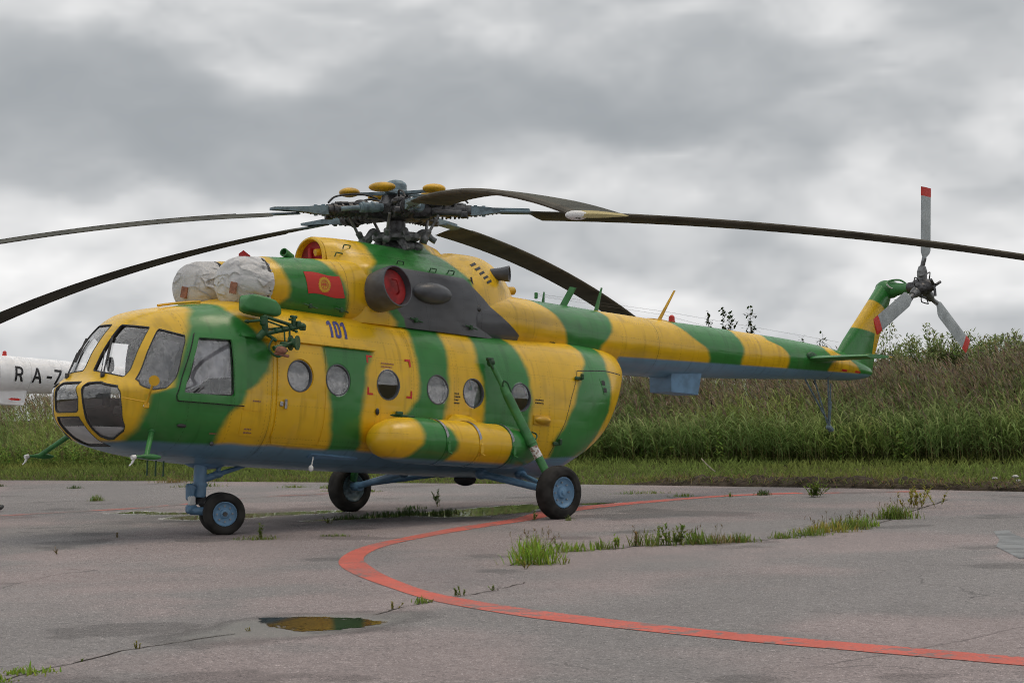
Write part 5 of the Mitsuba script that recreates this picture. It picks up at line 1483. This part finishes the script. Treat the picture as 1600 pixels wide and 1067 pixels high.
TUFTS = [
    ('grass_tuft', 'tall bright green grass clump standing nearest, at the left end of the weedy crack', .75, -7.35, .42, .55, 'bright', 170, 'g'),
    ('grass_tuft', 'bright green spiky grass clump just behind the tallest clump on the tarmac', 1.45, -6.62, .32, .50, 'bright', 120, 'g'),
    ('weed', 'low green leafy weed right of the two tall bright grass clumps', 1.93, -6.48, .28, .26, 'bright', 90, 'l'),
    ('grass_tuft', 'low green grass clump third along the crack, right of the small leafy weed', 2.22, -6.50, .40, .26, 'bright', 110, 'g'),
    ('grass_tuft', 'short grass clump fourth along the crack, with a gap on its right', 2.62, -6.60, .30, .25, 'green', 70, 'g'),
    ('weed', 'small upright weed ending the left group along the crack', 2.76, -6.66, .22, .30, 'bright', 70, 'l'),
    ('weed', 'thin lone sprig of weed between the two groups along the crack', 3.12, -6.62, .10, .34, 'dry', 30, 'l'),
    ('grass_tuft', 'seeding grass at the left end of the wide weedy row on the crack', 3.28, -6.72, .45, .36, 'green', 90, 'g'),
    ('weed', 'tall seeding weed clump in the middle of the wide weedy row on the crack', 3.50, -6.85, .50, .44, 'green', 200, 'l'),
    ('grass_tuft', 'dense dark green grass in the wide weedy row, right of the tall seeding weeds', 3.75, -7.0, .42, .34, 'green', 150, 'g'),
    ('grass_tuft', 'sparse brownish grass between the dense tuft and the low tuft on the crack', 4.02, -7.15, .45, .24, 'dry', 70, 'g'),
    ('grass_tuft', 'low dark tuft of grass at the right end of the wide weedy row', 4.22, -7.26, .30, .24, 'green', 110, 'g'),
    ('grass_tuft', 'thin low grass starting the long right-hand row of weeds on the crack', 4.98, -7.32, .36, .17, 'green', 90, 'g'),
    ('grass_tuft', 'low grass second from the left in the long right-hand row on the crack', 5.45, -7.30, .50, .24, 'green', 120, 'g'),
    ('grass_tuft', 'yellowish grass in the middle of the long right-hand row on the crack', 6.05, -7.20, .50, .32, 'yellow', 150, 'g'),
    ('grass_tuft', 'full green grass clump fourth in the long right-hand row on the crack', 6.65, -7.08, .50, .38, 'green', 170, 'g'),
    ('grass_tuft', 'last green grass clump of the long right-hand row, before the bare gap', 7.15, -6.95, .36, .32, 'bright', 130, 'g'),
    ('grass_tuft', 'lone round clump of dark green grass at the right of the tarmac', 8.70, -6.46, .40, .46, 'green', 230, 'g'),
    ('dry_grass', 'wisp of dry grass beside the lone round grass clump', 9.35, -6.25, .16, .26, 'dry', 25, 'g'),
    ('weed', 'yellowing branched sapling weed spreading over the tarmac at the right', 11.2, -5.35, 1.15, .62, 'yellow', 190, 'l'),
    ('dry_grass', 'brown dry tuft of grass near the right edge of the tarmac', 13.05, -6.4, .50, .22, 'dry', 60, 'g'),
    ('bush', 'small dense green bush growing on the tarmac near its far right edge', 13.3, -2.0, .30, .46, 'green', 330, 'l'),
    ('grass_tuft', 'small dark tuft of grass left of the dense little bush near the far edge', 13.6, -.75, .20, .24, 'dark', 80, 'g'),
    ('grass_tuft', 'wide low patch of grass behind the port main wheel towards the far edge', 13.2, 1.7, .75, .17, 'green', 110, 'g'),
    ('grass_tuft', 'low tuft of grass on the faded end of the red line', 12.6, .25, .36, .15, 'green', 70, 'g'),
    ('grass_tuft', 'thin upright tuft of grass right of the faded red line end', 12.9, -.55, .10, .22, 'green', 26, 'g'),
    ('weed', 'sprig of grass growing against the front of the port main wheel', 6.05, -2.30, .16, .30, 'green', 40, 'l'),
    ('grass_tuft', 'few blades of grass below the port main wheel', 6.45, -2.62, .14, .17, 'green', 20, 'g'),
    ('weed', 'tall thin dark weed standing behind the puddle under the helicopter', 8.35, 2.0, .16, .50, 'dark', 60, 'l'),
    ('grass_tuft', 'low dark weeds left of the tall thin weed under the helicopter', 7.6, 1.8, .45, .16, 'dark', 70, 'g'),
    ('weed', 'dark green weed clump at the left end of the large puddle under the helicopter', 5.1, .55, .40, .20, 'dark', 90, 'g'),
    ('weed', 'dark weeds standing in the large puddle, second clump from its left', 5.75, .50, .6, .22, 'dark', 150, 'g'),
    ('weed', 'dark weeds in the middle of the large puddle under the fuel tank', 6.35, .55, .60, .24, 'dark', 170, 'g'),
    ('weed', 'dark weed clump at the right of the weeds in the large puddle', 6.85, .30, .55, .20, 'dark', 130, 'g'),
    ('weed', 'pale small weed in front of the left end of the large puddle', 4.25, -.05, .24, .22, 'green', 60, 'l'),
    ('grass_tuft', 'low grass clump with one tall sprout right of the nose wheel', 1.62, -1.75, .50, .16, 'green', 90, 'g'),
    ('weed', 'single upright sprout beside the grass right of the nose wheel', 1.66, -1.78, .10, .38, 'green', 34, 'l'),
    ('grass_tuft', 'flat little patch of grass farther right of the nose wheel', 2.55, -2.15, .30, .09, 'green', 60, 'g'),
    ('weed', 'tiny lone weed on the open tarmac in front of the nose', -1.15, -1.6, .10, .15, 'dry', 26, 'l'),
    ('weed', 'tiny thin weed on the dark patch in front of the nose wheel', .95, .30, .08, .18, 'dry', 20, 'l'),
    ('grass_tuft', 'upright yellow-green tuft of grass on the tarmac at the far left', 6.95, 9.85, .22, .27, 'green', 90, 'g'),
    ('grass_tuft', 'bushy low grass by the far edge beneath the nose of the helicopter', 12.0, 13.5, .75, .28, 'green', 200, 'g'),
    ('grass_tuft', 'brownish tall weeds at the far edge of the tarmac left of the nose gear', 13.4, 16.4, .55, .32, 'dry', 120, 'g'),
    ('grass_tuft', 'small dark tuft at the far left of the tarmac, beyond the upright tuft', 10.4, 15.9, .28, .18, 'dark', 70, 'g'),
    ('grass_tuft', 'small tuft near the far edge, leftmost on the tarmac', 10.4, 19.1, .20, .16, 'dark', 50, 'g'),
    ('grass_tuft', 'low grass clump between nose gear and far edge, left of two others', 12.6, 10.9, .45, .16, 'green', 80, 'g'),
    ('grass_tuft', 'short tuft just right of the nose strut by the far edge', 12.6, 9.8, .26, .22, 'green', 60, 'g'),
    ('grass_tuft', 'low patch of grass behind the nose wheel, nearer than the short tuft', 11.6, 8.5, .36, .14, 'green', 70, 'g'),
    ('grass_tuft', 'low patch of grass left of the starboard main wheel', 11.75, 7.5, .36, .14, 'green', 70, 'g'),
    ('grass_tuft', 'bright grass clump in the bottom left corner crack', -6.72, -10.13, .26, .10, 'bright', 120, 'g'),
    ('grass_tuft', 'partly cut off grass clump at the very bottom left corner', -7.02, -10.30, .13, .08, 'bright', 60, 'g'),
    ('weed', 'tiny weed on the crack right of the bright bottom left clump', -6.22, -9.93, .09, .05, 'green', 24, 'l'),
    ('weed', 'small yellowish weed midway along the bottom left crack', -5.62, -9.66, .14, .10, 'yellow', 46, 'l'),
    ('weed', 'tiny weed at the left rim of the drying puddle', -4.55, -9.50, .08, .06, 'yellow', 30, 'l'),
    ('weed', 'small weed right of the front puddle with dead stalks', -2.98, -9.30, .14, .13, 'yellow', 50, 'l'),
    ('grass_tuft', 'spiky grass tuft touching the near edge of the red line', -2.50, -9.12, .12, .12, 'green', 46, 'g'),
    ('weed', 'dark weed with tall stalks inside the red curve near its edge', -1.95, -8.98, .16, .17, 'green', 70, 'l'),
    ('weed', 'low weed right of the stalky weed inside the red curve', -1.45, -8.89, .20, .10, 'green', 60, 'l'),
    ('weed', 'thin stems just in front of the tall bright grass clump', .25, -7.65, .14, .20, 'yellow', 24, 'l'),
]
for i, (nm, lb, x, y, w, h, kd, n, ty) in enumerate(TUFTS):
    h *= .58
    mc = tuft(x, y, w, h, kd, n, 100 + i) if ty == 'g' else leafy(x, y, w, h, kd, n, 100 + i)
    plant(nm, mc, lb, 'grass' if 'grass' in nm else ('bush' if nm == 'bush' else 'weed'), 'weeds and grass growing on the tarmac')


# verge, reeds, herbs: uncountable
edge_x = lambda y: np.interp(y, [q[1] for q in EDGE[::-1]], [q[0] for q in EDGE[::-1]])
rs = np.random.RandomState(77)
n = 42000
y = rs.uniform(-9, 40, n)
dx = rs.uniform(-.05, 11.5, n) ** 1.0
x = edge_x(y) + dx + .25 * (meshkit.noise(np.c_[y * 1.3, y * 0, y * 0], 4) - .5)
hh = .07 + .14 * meshkit.fbm(np.c_[x * .8, y * .8, x * 0], 3, 6) + .012 * dx + .10 * np.clip((dx - 8.5) / 3.0, 0, 1)
mown = meshkit.fbm(np.c_[x * .4, y * .4, x * 0], 3, 16)
bare = (y < 4.6) & (dx < 1.5 + .8 * (mown - .5)) & (rs.rand(n) < .93)
keep = ~bare
x, y, dx, hh, mown = x[keep], y[keep], dx[keep], hh[keep], mown[keep]
n = len(x)
zg = -.05 + .02 * dx
v, f, m, _ = ribbons(np.stack([x, y, zg], -1), rs.rand(n) * 6.283, hh * (.6 + .8 * rs.rand(n)), .018 + .016 * rs.rand(n), .1 + .6 * rs.rand(n), .3 + 1.1 * rs.rand(n), 2)
base = np.array([.205, .275, .075])[None] * (1 - .35 * mown[:, None]) + np.array([.14, .10, .03])[None] * np.clip(mown[:, None] - .45, 0, 1) * 1.6
c = np.clip(base * (1 + .25 * rs.normal(0, 1, (n, 1))), .01, .5)
k = put('verge_grass', (v, f), 'leaf', False, False, color=np.repeat(c, m, 0))
labels[k] = {'label': 'short mown green grass along the far edge of the tarmac', 'category': 'grass', 'kind': 'stuff'}


def bank_z(x, y):
    d = x - edge_x(y)
    return -.05 + .02 * np.clip(d, 0, 12) + .035 * np.clip(d - 12, 0, 40)


gx, gy = np.meshgrid(np.linspace(0, 60, 31), np.linspace(-60, 90, 51), indexing='ij')
V = np.stack([edge_x(gy) + .3 + gx, gy, bank_z(edge_x(gy) + gx, gy) - .02], -1).reshape(-1, 3)
F = ringfaces(31, 51, False)
struct('bank', (V, F), 'soil')


def reeds(n, y0, y1, d0, d1, hmean, seed, lv=7, right_=True):
    rs = np.random.RandomState(seed)
    y = rs.uniform(y0, y1, n); d = d0 + (d1 - d0) * rs.rand(n)
    fr = .9 * (meshkit.fbm(np.c_[y * .5, y * 0, y * 0], 3, 9) - .5) * 2
    x = edge_x(y) + d + fr
    cl = meshkit.fbm(np.c_[x * .35, y * .35, x * 0], 3, 12)
    ramp = np.clip((d - d0) / 4.5, 0, 1)
    H_ = hmean * (.80 + .42 * cl) * (1 + .09 * rs.normal(0, 1, n)) * ((.50 + .56 * ramp) if d0 < 12 else 1.0)
    B = np.stack([x, y, bank_z(x, y)], -1)
    wind = 2.35 + .5 * rs.normal(0, 1, n)               # heads lean the same way in the breeze
    lean, bend = np.abs(.03 + .05 * rs.normal(0, 1, n)), .18 + .10 * rs.rand(n)
    parts, plume = [], []
    v, f, m, pts = ribbons(B, wind, H_, .016, lean, bend, 3)
    st = np.array([.34, .31, .15])
    parts.append((v, f, m, tint(n, st, .22, rs)))
    idx = np.repeat(np.arange(n), lv)
    t = np.tile((np.arange(lv) + .5) / lv, n) * .62 + .20 + .05 * rs.normal(0, 1, n * lv)
    kk = np.clip((t * 3).astype(int), 0, 2); fr_ = t * 3 - kk
    Pts = np.stack(pts, 1)
    P0 = Pts[idx, kk] * (1 - fr_)[:, None] + Pts[idx, kk + 1] * fr_[:, None]
    az = wind[idx] + rs.normal(0, 1.0, len(idx)) + np.pi * (rs.rand(len(idx)) < .25)
    LL = (.34 + .26 * rs.rand(len(idx)))
    v, f, m, _ = ribbons(P0, az, LL, .022 + .014 * rs.rand(len(idx)), .35 + .35 * rs.rand(len(idx)), .9 + .9 * rs.rand(len(idx)), 3)
    hue = meshkit.fbm(np.c_[x * .22 + 3, y * .22, x * 0], 3, 15)[idx]
    g0, g1 = np.array([.36, .47, .13]), np.array([.26, .38, .13])
    mixk = np.clip((hue - .36) * 4.0, 0, 1)[:, None]
    c = g0 * (1 - mixk) + g1 * mixk
    up = np.clip((t - .62) * 4, 0, 1)[:, None]
    c = c * (1 - .55 * up) + np.array([.31, .27, .15]) * .55 * up
    c = np.clip(c * (1 + .24 * rs.normal(0, 1, (len(idx), 1))), .01, .5)
    parts.append((v, f, m, c))
    np_ = 7
    has = np.nonzero(rs.rand(n) < (np.clip(ramp * 1.6 - .25, .04, .9) if d0 < 12 else .5))[0]
    idx = np.repeat(has, np_)
    tt = .80 + .20 * np.tile(np.arange(np_) / (np_ - 1), len(has))
    P0 = Pts[idx, 2] * (1 - (tt * 3 - 2))[:, None] + Pts[idx, 3] * (tt * 3 - 2)[:, None]
    v, f, m, _ = ribbons(P0, wind[idx] + .6 * rs.normal(0, 1, len(idx)), .14 + .08 * rs.rand(len(idx)), .030, .35 + .3 * rs.rand(len(idx)), .7, 2)
    parts.append((v, f, m, tint(len(idx), (.25, .205, .145), .32, rs)))
    return colored(parts)


mc = reeds(8200, -7.5, 17.5, 9.0, 17, 2.1, 5, 9)
k = put('reeds', mc[0], 'leaf', False, False, color=mc[1])
labels[k] = {'label': 'tall green reeds with brown plumes behind the verge', 'category': 'reeds', 'kind': 'stuff'}
mc = reeds(5200, -9, 17.5, 17, 34, 1.95, 6, 8)
k = put('reed_bed', mc[0], 'leaf', False, False, color=mc[1])
labels[k] = {'label': 'brownish reed tops farther back behind the tall reeds', 'category': 'reeds', 'kind': 'stuff'}
mc = reeds(4600, 17.5, 46, 9.4, 22, 2.0, 8, 7)
k = put('tall_grass', mc[0], 'leaf', False, False, color=mc[1])
labels[k] = {'label': 'rough tall grass and weeds beyond the tarmac on the left', 'category': 'grass', 'kind': 'stuff'}

# leafy herbs in front of the reeds
rs = np.random.RandomState(31)
k_ = 900
y = np.r_[rs.uniform(3, 13, 260), rs.uniform(14, 45, 640)]
x = edge_x(y) + rs.uniform(8.2, 11.0, k_) - (y > 14) * 1.5
hgt = .35 + .6 * rs.rand(k_) * meshkit.fbm(np.c_[x * .5, y * .5, x * 0], 2, 3) * 1.6
x = x + np.where(y < 14, rs.rand(k_) * 2.0, 0)
B = np.stack([x, y, bank_z(x, y)], -1)
v, f, m, pts = ribbons(B, rs.rand(k_) * 6.28, hgt, .012, .1, .2, 3)
parts = [(v, f, m, tint(k_, (.09, .10, .035), .2, rs))]
idx = np.repeat(np.arange(k_), 26); t = .1 + .9 * rs.rand(len(idx))
P0 = pts[0][idx] + (pts[3] - pts[0])[idx] * t[:, None]
v, f, m, _ = ribbons(P0, rs.rand(len(idx)) * 6.28, .09 + .09 * rs.rand(len(idx)), .045, .6 + .5 * rs.rand(len(idx)), .5, 2)
parts.append((v, f, m, tint(len(idx), (.22, .31, .08), .3, rs)))
mc = colored(parts)
k = put('herbs', mc[0], 'leaf', False, False, color=mc[1])
labels[k] = {'label': 'leafy green weeds in front of the reeds', 'category': 'weeds', 'kind': 'stuff'}


def shrub(name, label, x, y, h, w, nstem, nleaf, seed, leaf=(.055, .085, .026), ll=.11, lw=.032, top=False, group=None, crown0=.25):
    rs = np.random.RandomState(seed)
    z0 = float(bank_z(np.array(x), np.array(y)))
    B = np.stack([x + rs.normal(0, .16, nstem) * w, y + rs.normal(0, .16, nstem) * w, np.full(nstem, z0)], -1)
    az = rs.rand(nstem) * 6.283
    lean = np.abs(rs.normal(0, .5, nstem)) * np.clip(w / h, .05, 1) * .9
    L = h * (.62 + .42 * rs.rand(nstem))
    v, f, m, pts = ribbons(B, az, L, .03 + .02 * rs.rand(nstem), lean, -lean * .8, 4)
    # round stems
    tubes = [path(np.stack([p[i] for p in pts]), np.linspace(.018 + .006 * h, .004, 5), 5) for i in range(nstem)]
    key = thing(name, label, 'tree' if top else 'bush', group)
    st = join(*tubes)
    put('stems', st, 'bark', True, False, key)
    Pts = np.stack(pts, 1)
    idx = rs.randint(0, nstem, nleaf)
    t = np.clip(crown0 + (1 - crown0) * rs.rand(nleaf) ** .8, 0, .999)
    kk = (t * 4).astype(int); fr_ = t * 4 - kk
    P0 = Pts[idx, kk] * (1 - fr_)[:, None] + Pts[idx, kk + 1] * fr_[:, None]
    sp_ = (.30 * w / max(nstem, 1) ** .25) * (1.05 - t)[:, None] + .05
    P0 = P0 + rs.normal(0, 1, (nleaf, 3)) * sp_ * [1, 1, .6]
    P0[:, 2] = np.maximum(P0[:, 2], z0 + .1)
    v, f, m, _ = ribbons(P0, rs.rand(nleaf) * 6.283, ll * (.6 + .8 * rs.rand(nleaf)), lw * (.7 + .6 * rs.rand(nleaf)), .3 + 1.3 * rs.rand(nleaf), .6, 2)
    c = tint(nleaf, leaf, .28, rs)
    put('leaves', (v, f), 'leaf', False, False, key, color=np.repeat(c, m, 0))
    return key


mat('bark', grimy((.07, .055, .04), .4, 8), .9)
SH = [(37.3, 11.9, 3.3, 2.0, 'low left-hand willow bush beside the tail pylon'), (37.7, 11.2, 3.9, 2.0, 'willow bush right of the tail pylon, behind the left lower tail rotor blade'),
      (38.3, 10.5, 4.5, 2.3, 'tall willow bush between the two lower tail rotor blades'), (38.6, 9.9, 4.0, 2.0, 'willow bush directly below the right lower tail rotor blade tip'),
      (39.2, 9.3, 4.2, 2.2, 'willow bush with a tall shoot right of the tail rotor'), (39.6, 8.6, 3.9, 2.0, 'broad willow bush near the right edge of the photo'), (40.3, 8.0, 4.1, 2.2, 'rightmost willow bush, cut by the edge of the photo')]
for i, (x, y, h, w, lb) in enumerate(SH):
    shrub('willow_bush', lb, x, y, h * .74, w * 1.9, 40, 15000, 300 + i, (.27, .32, .135), .15, .045, group='willow bushes behind the reeds', crown0=.08)
for i, (x, y, h, w, lb) in enumerate([(36.9, 12.6, 2.9, 1.6, 'dark low bush hidden behind the tail of the boom'), (42.0, 6.9, 4.0, 2.4, 'bush just outside the right edge behind the reeds')][:1]):
    shrub('willow_bush', lb, x, y, h, w, 20, 9000, 330 + i, (.24, .29, .12), .15, .045, group='willow bushes behind the reeds', crown0=.08)
SP = [(34.0, 15.25, 4.65, .55, 22, 'tall sapling with dark leaves rising above the boom, tallest of the saplings'), (33.6, 15.75, 4.0, .3, 9, 'short sapling tip left of the tallest sapling above the boom'), (34.35, 14.75, 4.3, .45, 14, 'sapling leaning right beside the tallest one above the boom'),
      (35.15, 13.9, 3.6, .25, 10, 'pair of dark leafy sapling tips above the middle of the rear boom'), (35.45, 13.55, 3.6, .25, 7, 'thin sapling tip right of the leafy pair above the rear boom'), (35.85, 13.15, 3.2, .35, 8, 'low sapling tips just left of the tail pylon')]
for i, (x, y, h, w, nl, lb) in enumerate(SP):
    shrub('sapling', lb, x, y, h, w, 3 if i else 5, nl * 22, 360 + i, (.050, .070, .030), .14, .075, True, group='saplings behind the tail boom', crown0=.45)

# a far row of trees behind the photographer, seen only as a reflection
rs = np.random.RandomState(9)
n = 15000
u = rs.uniform(-110, 110, n)
top = 7 + 5 * meshkit.fbm(np.c_[u * .06, u * 0, u * 0], 4, 2)
dep = 75 + rs.uniform(0, 8, n)
P = CAM[None] * [1, 1, 0] - np.array([FWD[0], FWD[1], 0]) * dep[:, None] + np.array([FWD[1], -FWD[0], 0]) * u[:, None]
P[:, 2] = top * rs.rand(n) ** .8
v, f, m, _ = ribbons(P, rs.rand(n) * 6.28, .9, .7, .3 + rs.rand(n), .8, 2)
k = put('tree_belt', (v, f), 'leaf', False, False, color=np.repeat(tint(n, (.035, .055, .02), .3, rs), m, 0))
labels[k] = {'label': 'far row of dark trees across the airfield', 'category': 'trees', 'kind': 'stuff'}

# soil bank and bits along the edge
gy, gu = np.meshgrid(np.linspace(-7, 4.8, 240), np.linspace(0, 1, 14), indexing='ij')
wd = 1.1 + .5 * (meshkit.noise(np.c_[gy.ravel() * .8, gy.ravel() * 0, gy.ravel() * 0], 7).reshape(gy.shape) - .5)
gxx = edge_x(gy) + .05 + gu * wd
hz = np.sin(np.pi * np.clip(gu, 0, 1)) ** .8 * (.06 + .30 * np.clip(meshkit.fbm(np.stack([gxx * 2.2, gy * 2.2, gy * 0], -1), 4, 5) - .25, 0, 1)) * np.clip((4.8 - gy) / 2.0, 0, 1) ** .5
hz += (meshkit.fbm(np.stack([gxx * 9, gy * 9, gy * 0], -1), 3, 6) - .5) * .07 * np.sin(np.pi * gu)
struct('soil_heap', fixwind(np.stack([gxx, gy, hz - .01], -1).reshape(-1, 3), ringfaces(240, 14, False)), 'dark_soil')
rs = np.random.RandomState(15)
n = 6500
y = np.r_[rs.uniform(-7, 4.6, 4500), rs.uniform(4, 40, 2000)]; x = edge_x(y) + np.where(y < 4.6, .0 + rs.rand(n) ** 1.3 * 1.8, -.12 + .4 * rs.rand(n))
v, f, m, _ = ribbons(np.stack([x, y, .03 + .10 * rs.rand(n)], -1), rs.rand(n) * 6.28, .06 + .16 * rs.rand(n), .016, .5 + .9 * rs.rand(n), .4, 2)
k = put('dead_grass', (v, f), 'leaf', False, False, color=np.repeat(np.where((rs.rand(n) < .45)[:, None], tint(n, (.18, .22, .06), .35, rs), tint(n, (.20, .155, .09), .4, rs)), m, 0))
labels[k] = {'label': 'dead cut grass and roots on the dark soil heap', 'category': 'grass', 'kind': 'stuff'}
mat('litter', grimy((.50, .49, .46), .4, 9), .8)
mat('dry_wood', grimy((.30, .26, .19), .4, 9), .8)


def lump(c, s, seed, m, nm, lb, cat):
    e = trimesh.creation.icosphere(2)
    V = np.array(e.vertices)
    V = V * (1 + .5 * (meshkit.fbm(V * 1.7 + seed, 3, seed) - .5))[:, None] * s + c
    k = put(nm, (V, np.array(e.faces)), m, 30, False)
    tag(k, lb, cat)


for i, (x, y, z, s, lb) in enumerate([(17.7, -3.35, .20, (.045, .07, .03), 'white scrap topmost of the litter on the soil heap at the right'), (17.5, -3.05, .17, (.035, .06, .025), 'white scrap just left of the topmost litter on the soil heap'), (17.35, -3.6, .14, (.035, .05, .025), 'white scrap right of and below the topmost litter on the soil heap'),
                                     (17.1, -2.5, .10, (.03, .05, .02), 'small white scrap at the left end of the litter on the soil heap'), (16.75, -1.25, .06, (.035, .05, .025), 'tiny white scrap alone on the near edge of the soil heap'), (16.8, 3.95, .03, (.10, .15, .03), 'white scrap lying in the verge behind the port main wheel'), (15.5, 10.6, .06, (.07, .28, .035), 'long pale scrap in the grass seen under the cabin')]):
    lump(np.array([x, y, z]), s, i + 1, 'litter', 'litter', lb, 'litter')
k = put('stick', path(curve([(20.15, 5.35, .12), (20.35, 5.7, .24), (20.55, 6.05, .40)], 5), .014, 6), 'dry_wood', 40, False)
tag(k, 'pale stick lying in the verge grass right of the port main wheel', 'stick')
k = put('hose_end', path(curve([(2.9, 9.2, .04), (3.45, 8.55, .05), (3.80, 8.05, .05), (3.93, 8.10, .08), (3.80, 8.35, .09), (3.2, 8.9, .07)], 6), .035, 8), 'seal', 40, False)
tag(k, 'loop of black hose on the tarmac at the left edge of the photo', 'hose')

# ------------------------------------------------------------------ second, white helicopter behind on the left
def white_c(p, n, uv):
    X, Y, Z = local(p)
    c = mi.Color3f(.84, .845, .86) * (.93 + .10 * fbm(p.x, p.y, p.z * 3, 3))
    for q in (10.2, 11.1, 12.0, 12.9, 13.8, 14.7):
        c = c * (1 - .35 * line(X - .17, q, .008))
    return c * (1 - .12 * smoothstep(.5, .75, fbm(X * 6, Y * 3, Z, 3)))


mat('aircraft_white', mikit.proc(white_c), .3)
W2 = thing('white_helicopter', 'white helicopter tail boom with black registration letters behind the cockpit on the left', 'helicopter')
TW = T().translate([-.17, 21.38, .16])
for kk in list(scene):
    q = kk.split('__')
    if q[0] == 'helicopter' and len(q) == 2 and any(q[1] == n or q[1].startswith(n + '_0') for n in ('cabin', 'nose', 'rear_fuselage', 'tail_boom', 'tail_pylon', 'stabiliser', 'radar_housing', 'beacon', 'engine_cowling', 'gearbox_cowling', 'tail_gearbox')):
        s = dict(scene[kk])
        s['bsdf'] = {'type': 'ref', 'id': 'red_paint' if 'beacon' in q[1] else 'aircraft_white'}
        s['to_world'] = TW
        scene[f'{W2}__{q[1]}'] = s
for kk in list(scene):
    q = kk.split('__')
    if q[0] == 'helicopter' and (q[1].startswith('axle_strut') or q[1].startswith('wheel') and q[1] in ('wheel', 'wheel_001', 'wheel_002', 'wheel_003')) and len(q) == 2:
        s = dict(scene[kk]); s['to_world'] = TW
        scene[f'{W2}__{q[1]}'] = s


def put2(name, mesh, m, smooth=35):
    k = put(name, (world(mesh[0]) + [-.17, 21.38, .16], mesh[1]), m, smooth, False, W2)
    return k


def boomside(X, Z):
    w, zt, zb = np.interp(X, st[:, 0], st[:, 1]), np.interp(X, st[:, 0], st[:, 2]), np.interp(X, st[:, 0], st[:, 3])
    return np.stack([X, -w * np.sqrt(np.clip(1 - ((Z - (zt + zb) / 2) / ((zt - zb) / 2)) ** 2, 0, 1)), Z], -1)


for ch, dx in (('R', 0), ('A', .52), ('-', .88), ('7', 1.14), ('5', 1.66), ('1', 2.15), ('2', 2.6)):
    tm = meshkit.text_mesh(ch, .36, .003, True).subdivide_to_size(.08)
    v = np.array(tm.vertices)
    X_, Z_ = 11.84 + dx + v[:, 0] * .85, 3.26 + v[:, 1]
    P = boomside(X_, Z_)
    put2('registration_letter', (P - np.array([0, .004, 0]) - np.c_[0 * X_, v[:, 2], 0 * X_], np.array(tm.faces)), 'black_letter', False)
put2('red_mark', (np.array([[11.75, -.404, 2.80], [11.85, -.404, 2.77], [12.05, -.404, 2.77], [12.12, -.404, 2.80], [12.05, -.404, 2.83], [11.85, -.404, 2.83]]), np.array([[0, 1, 2], [0, 2, 3], [0, 3, 4], [0, 4, 5]])), 'red_paint', False)
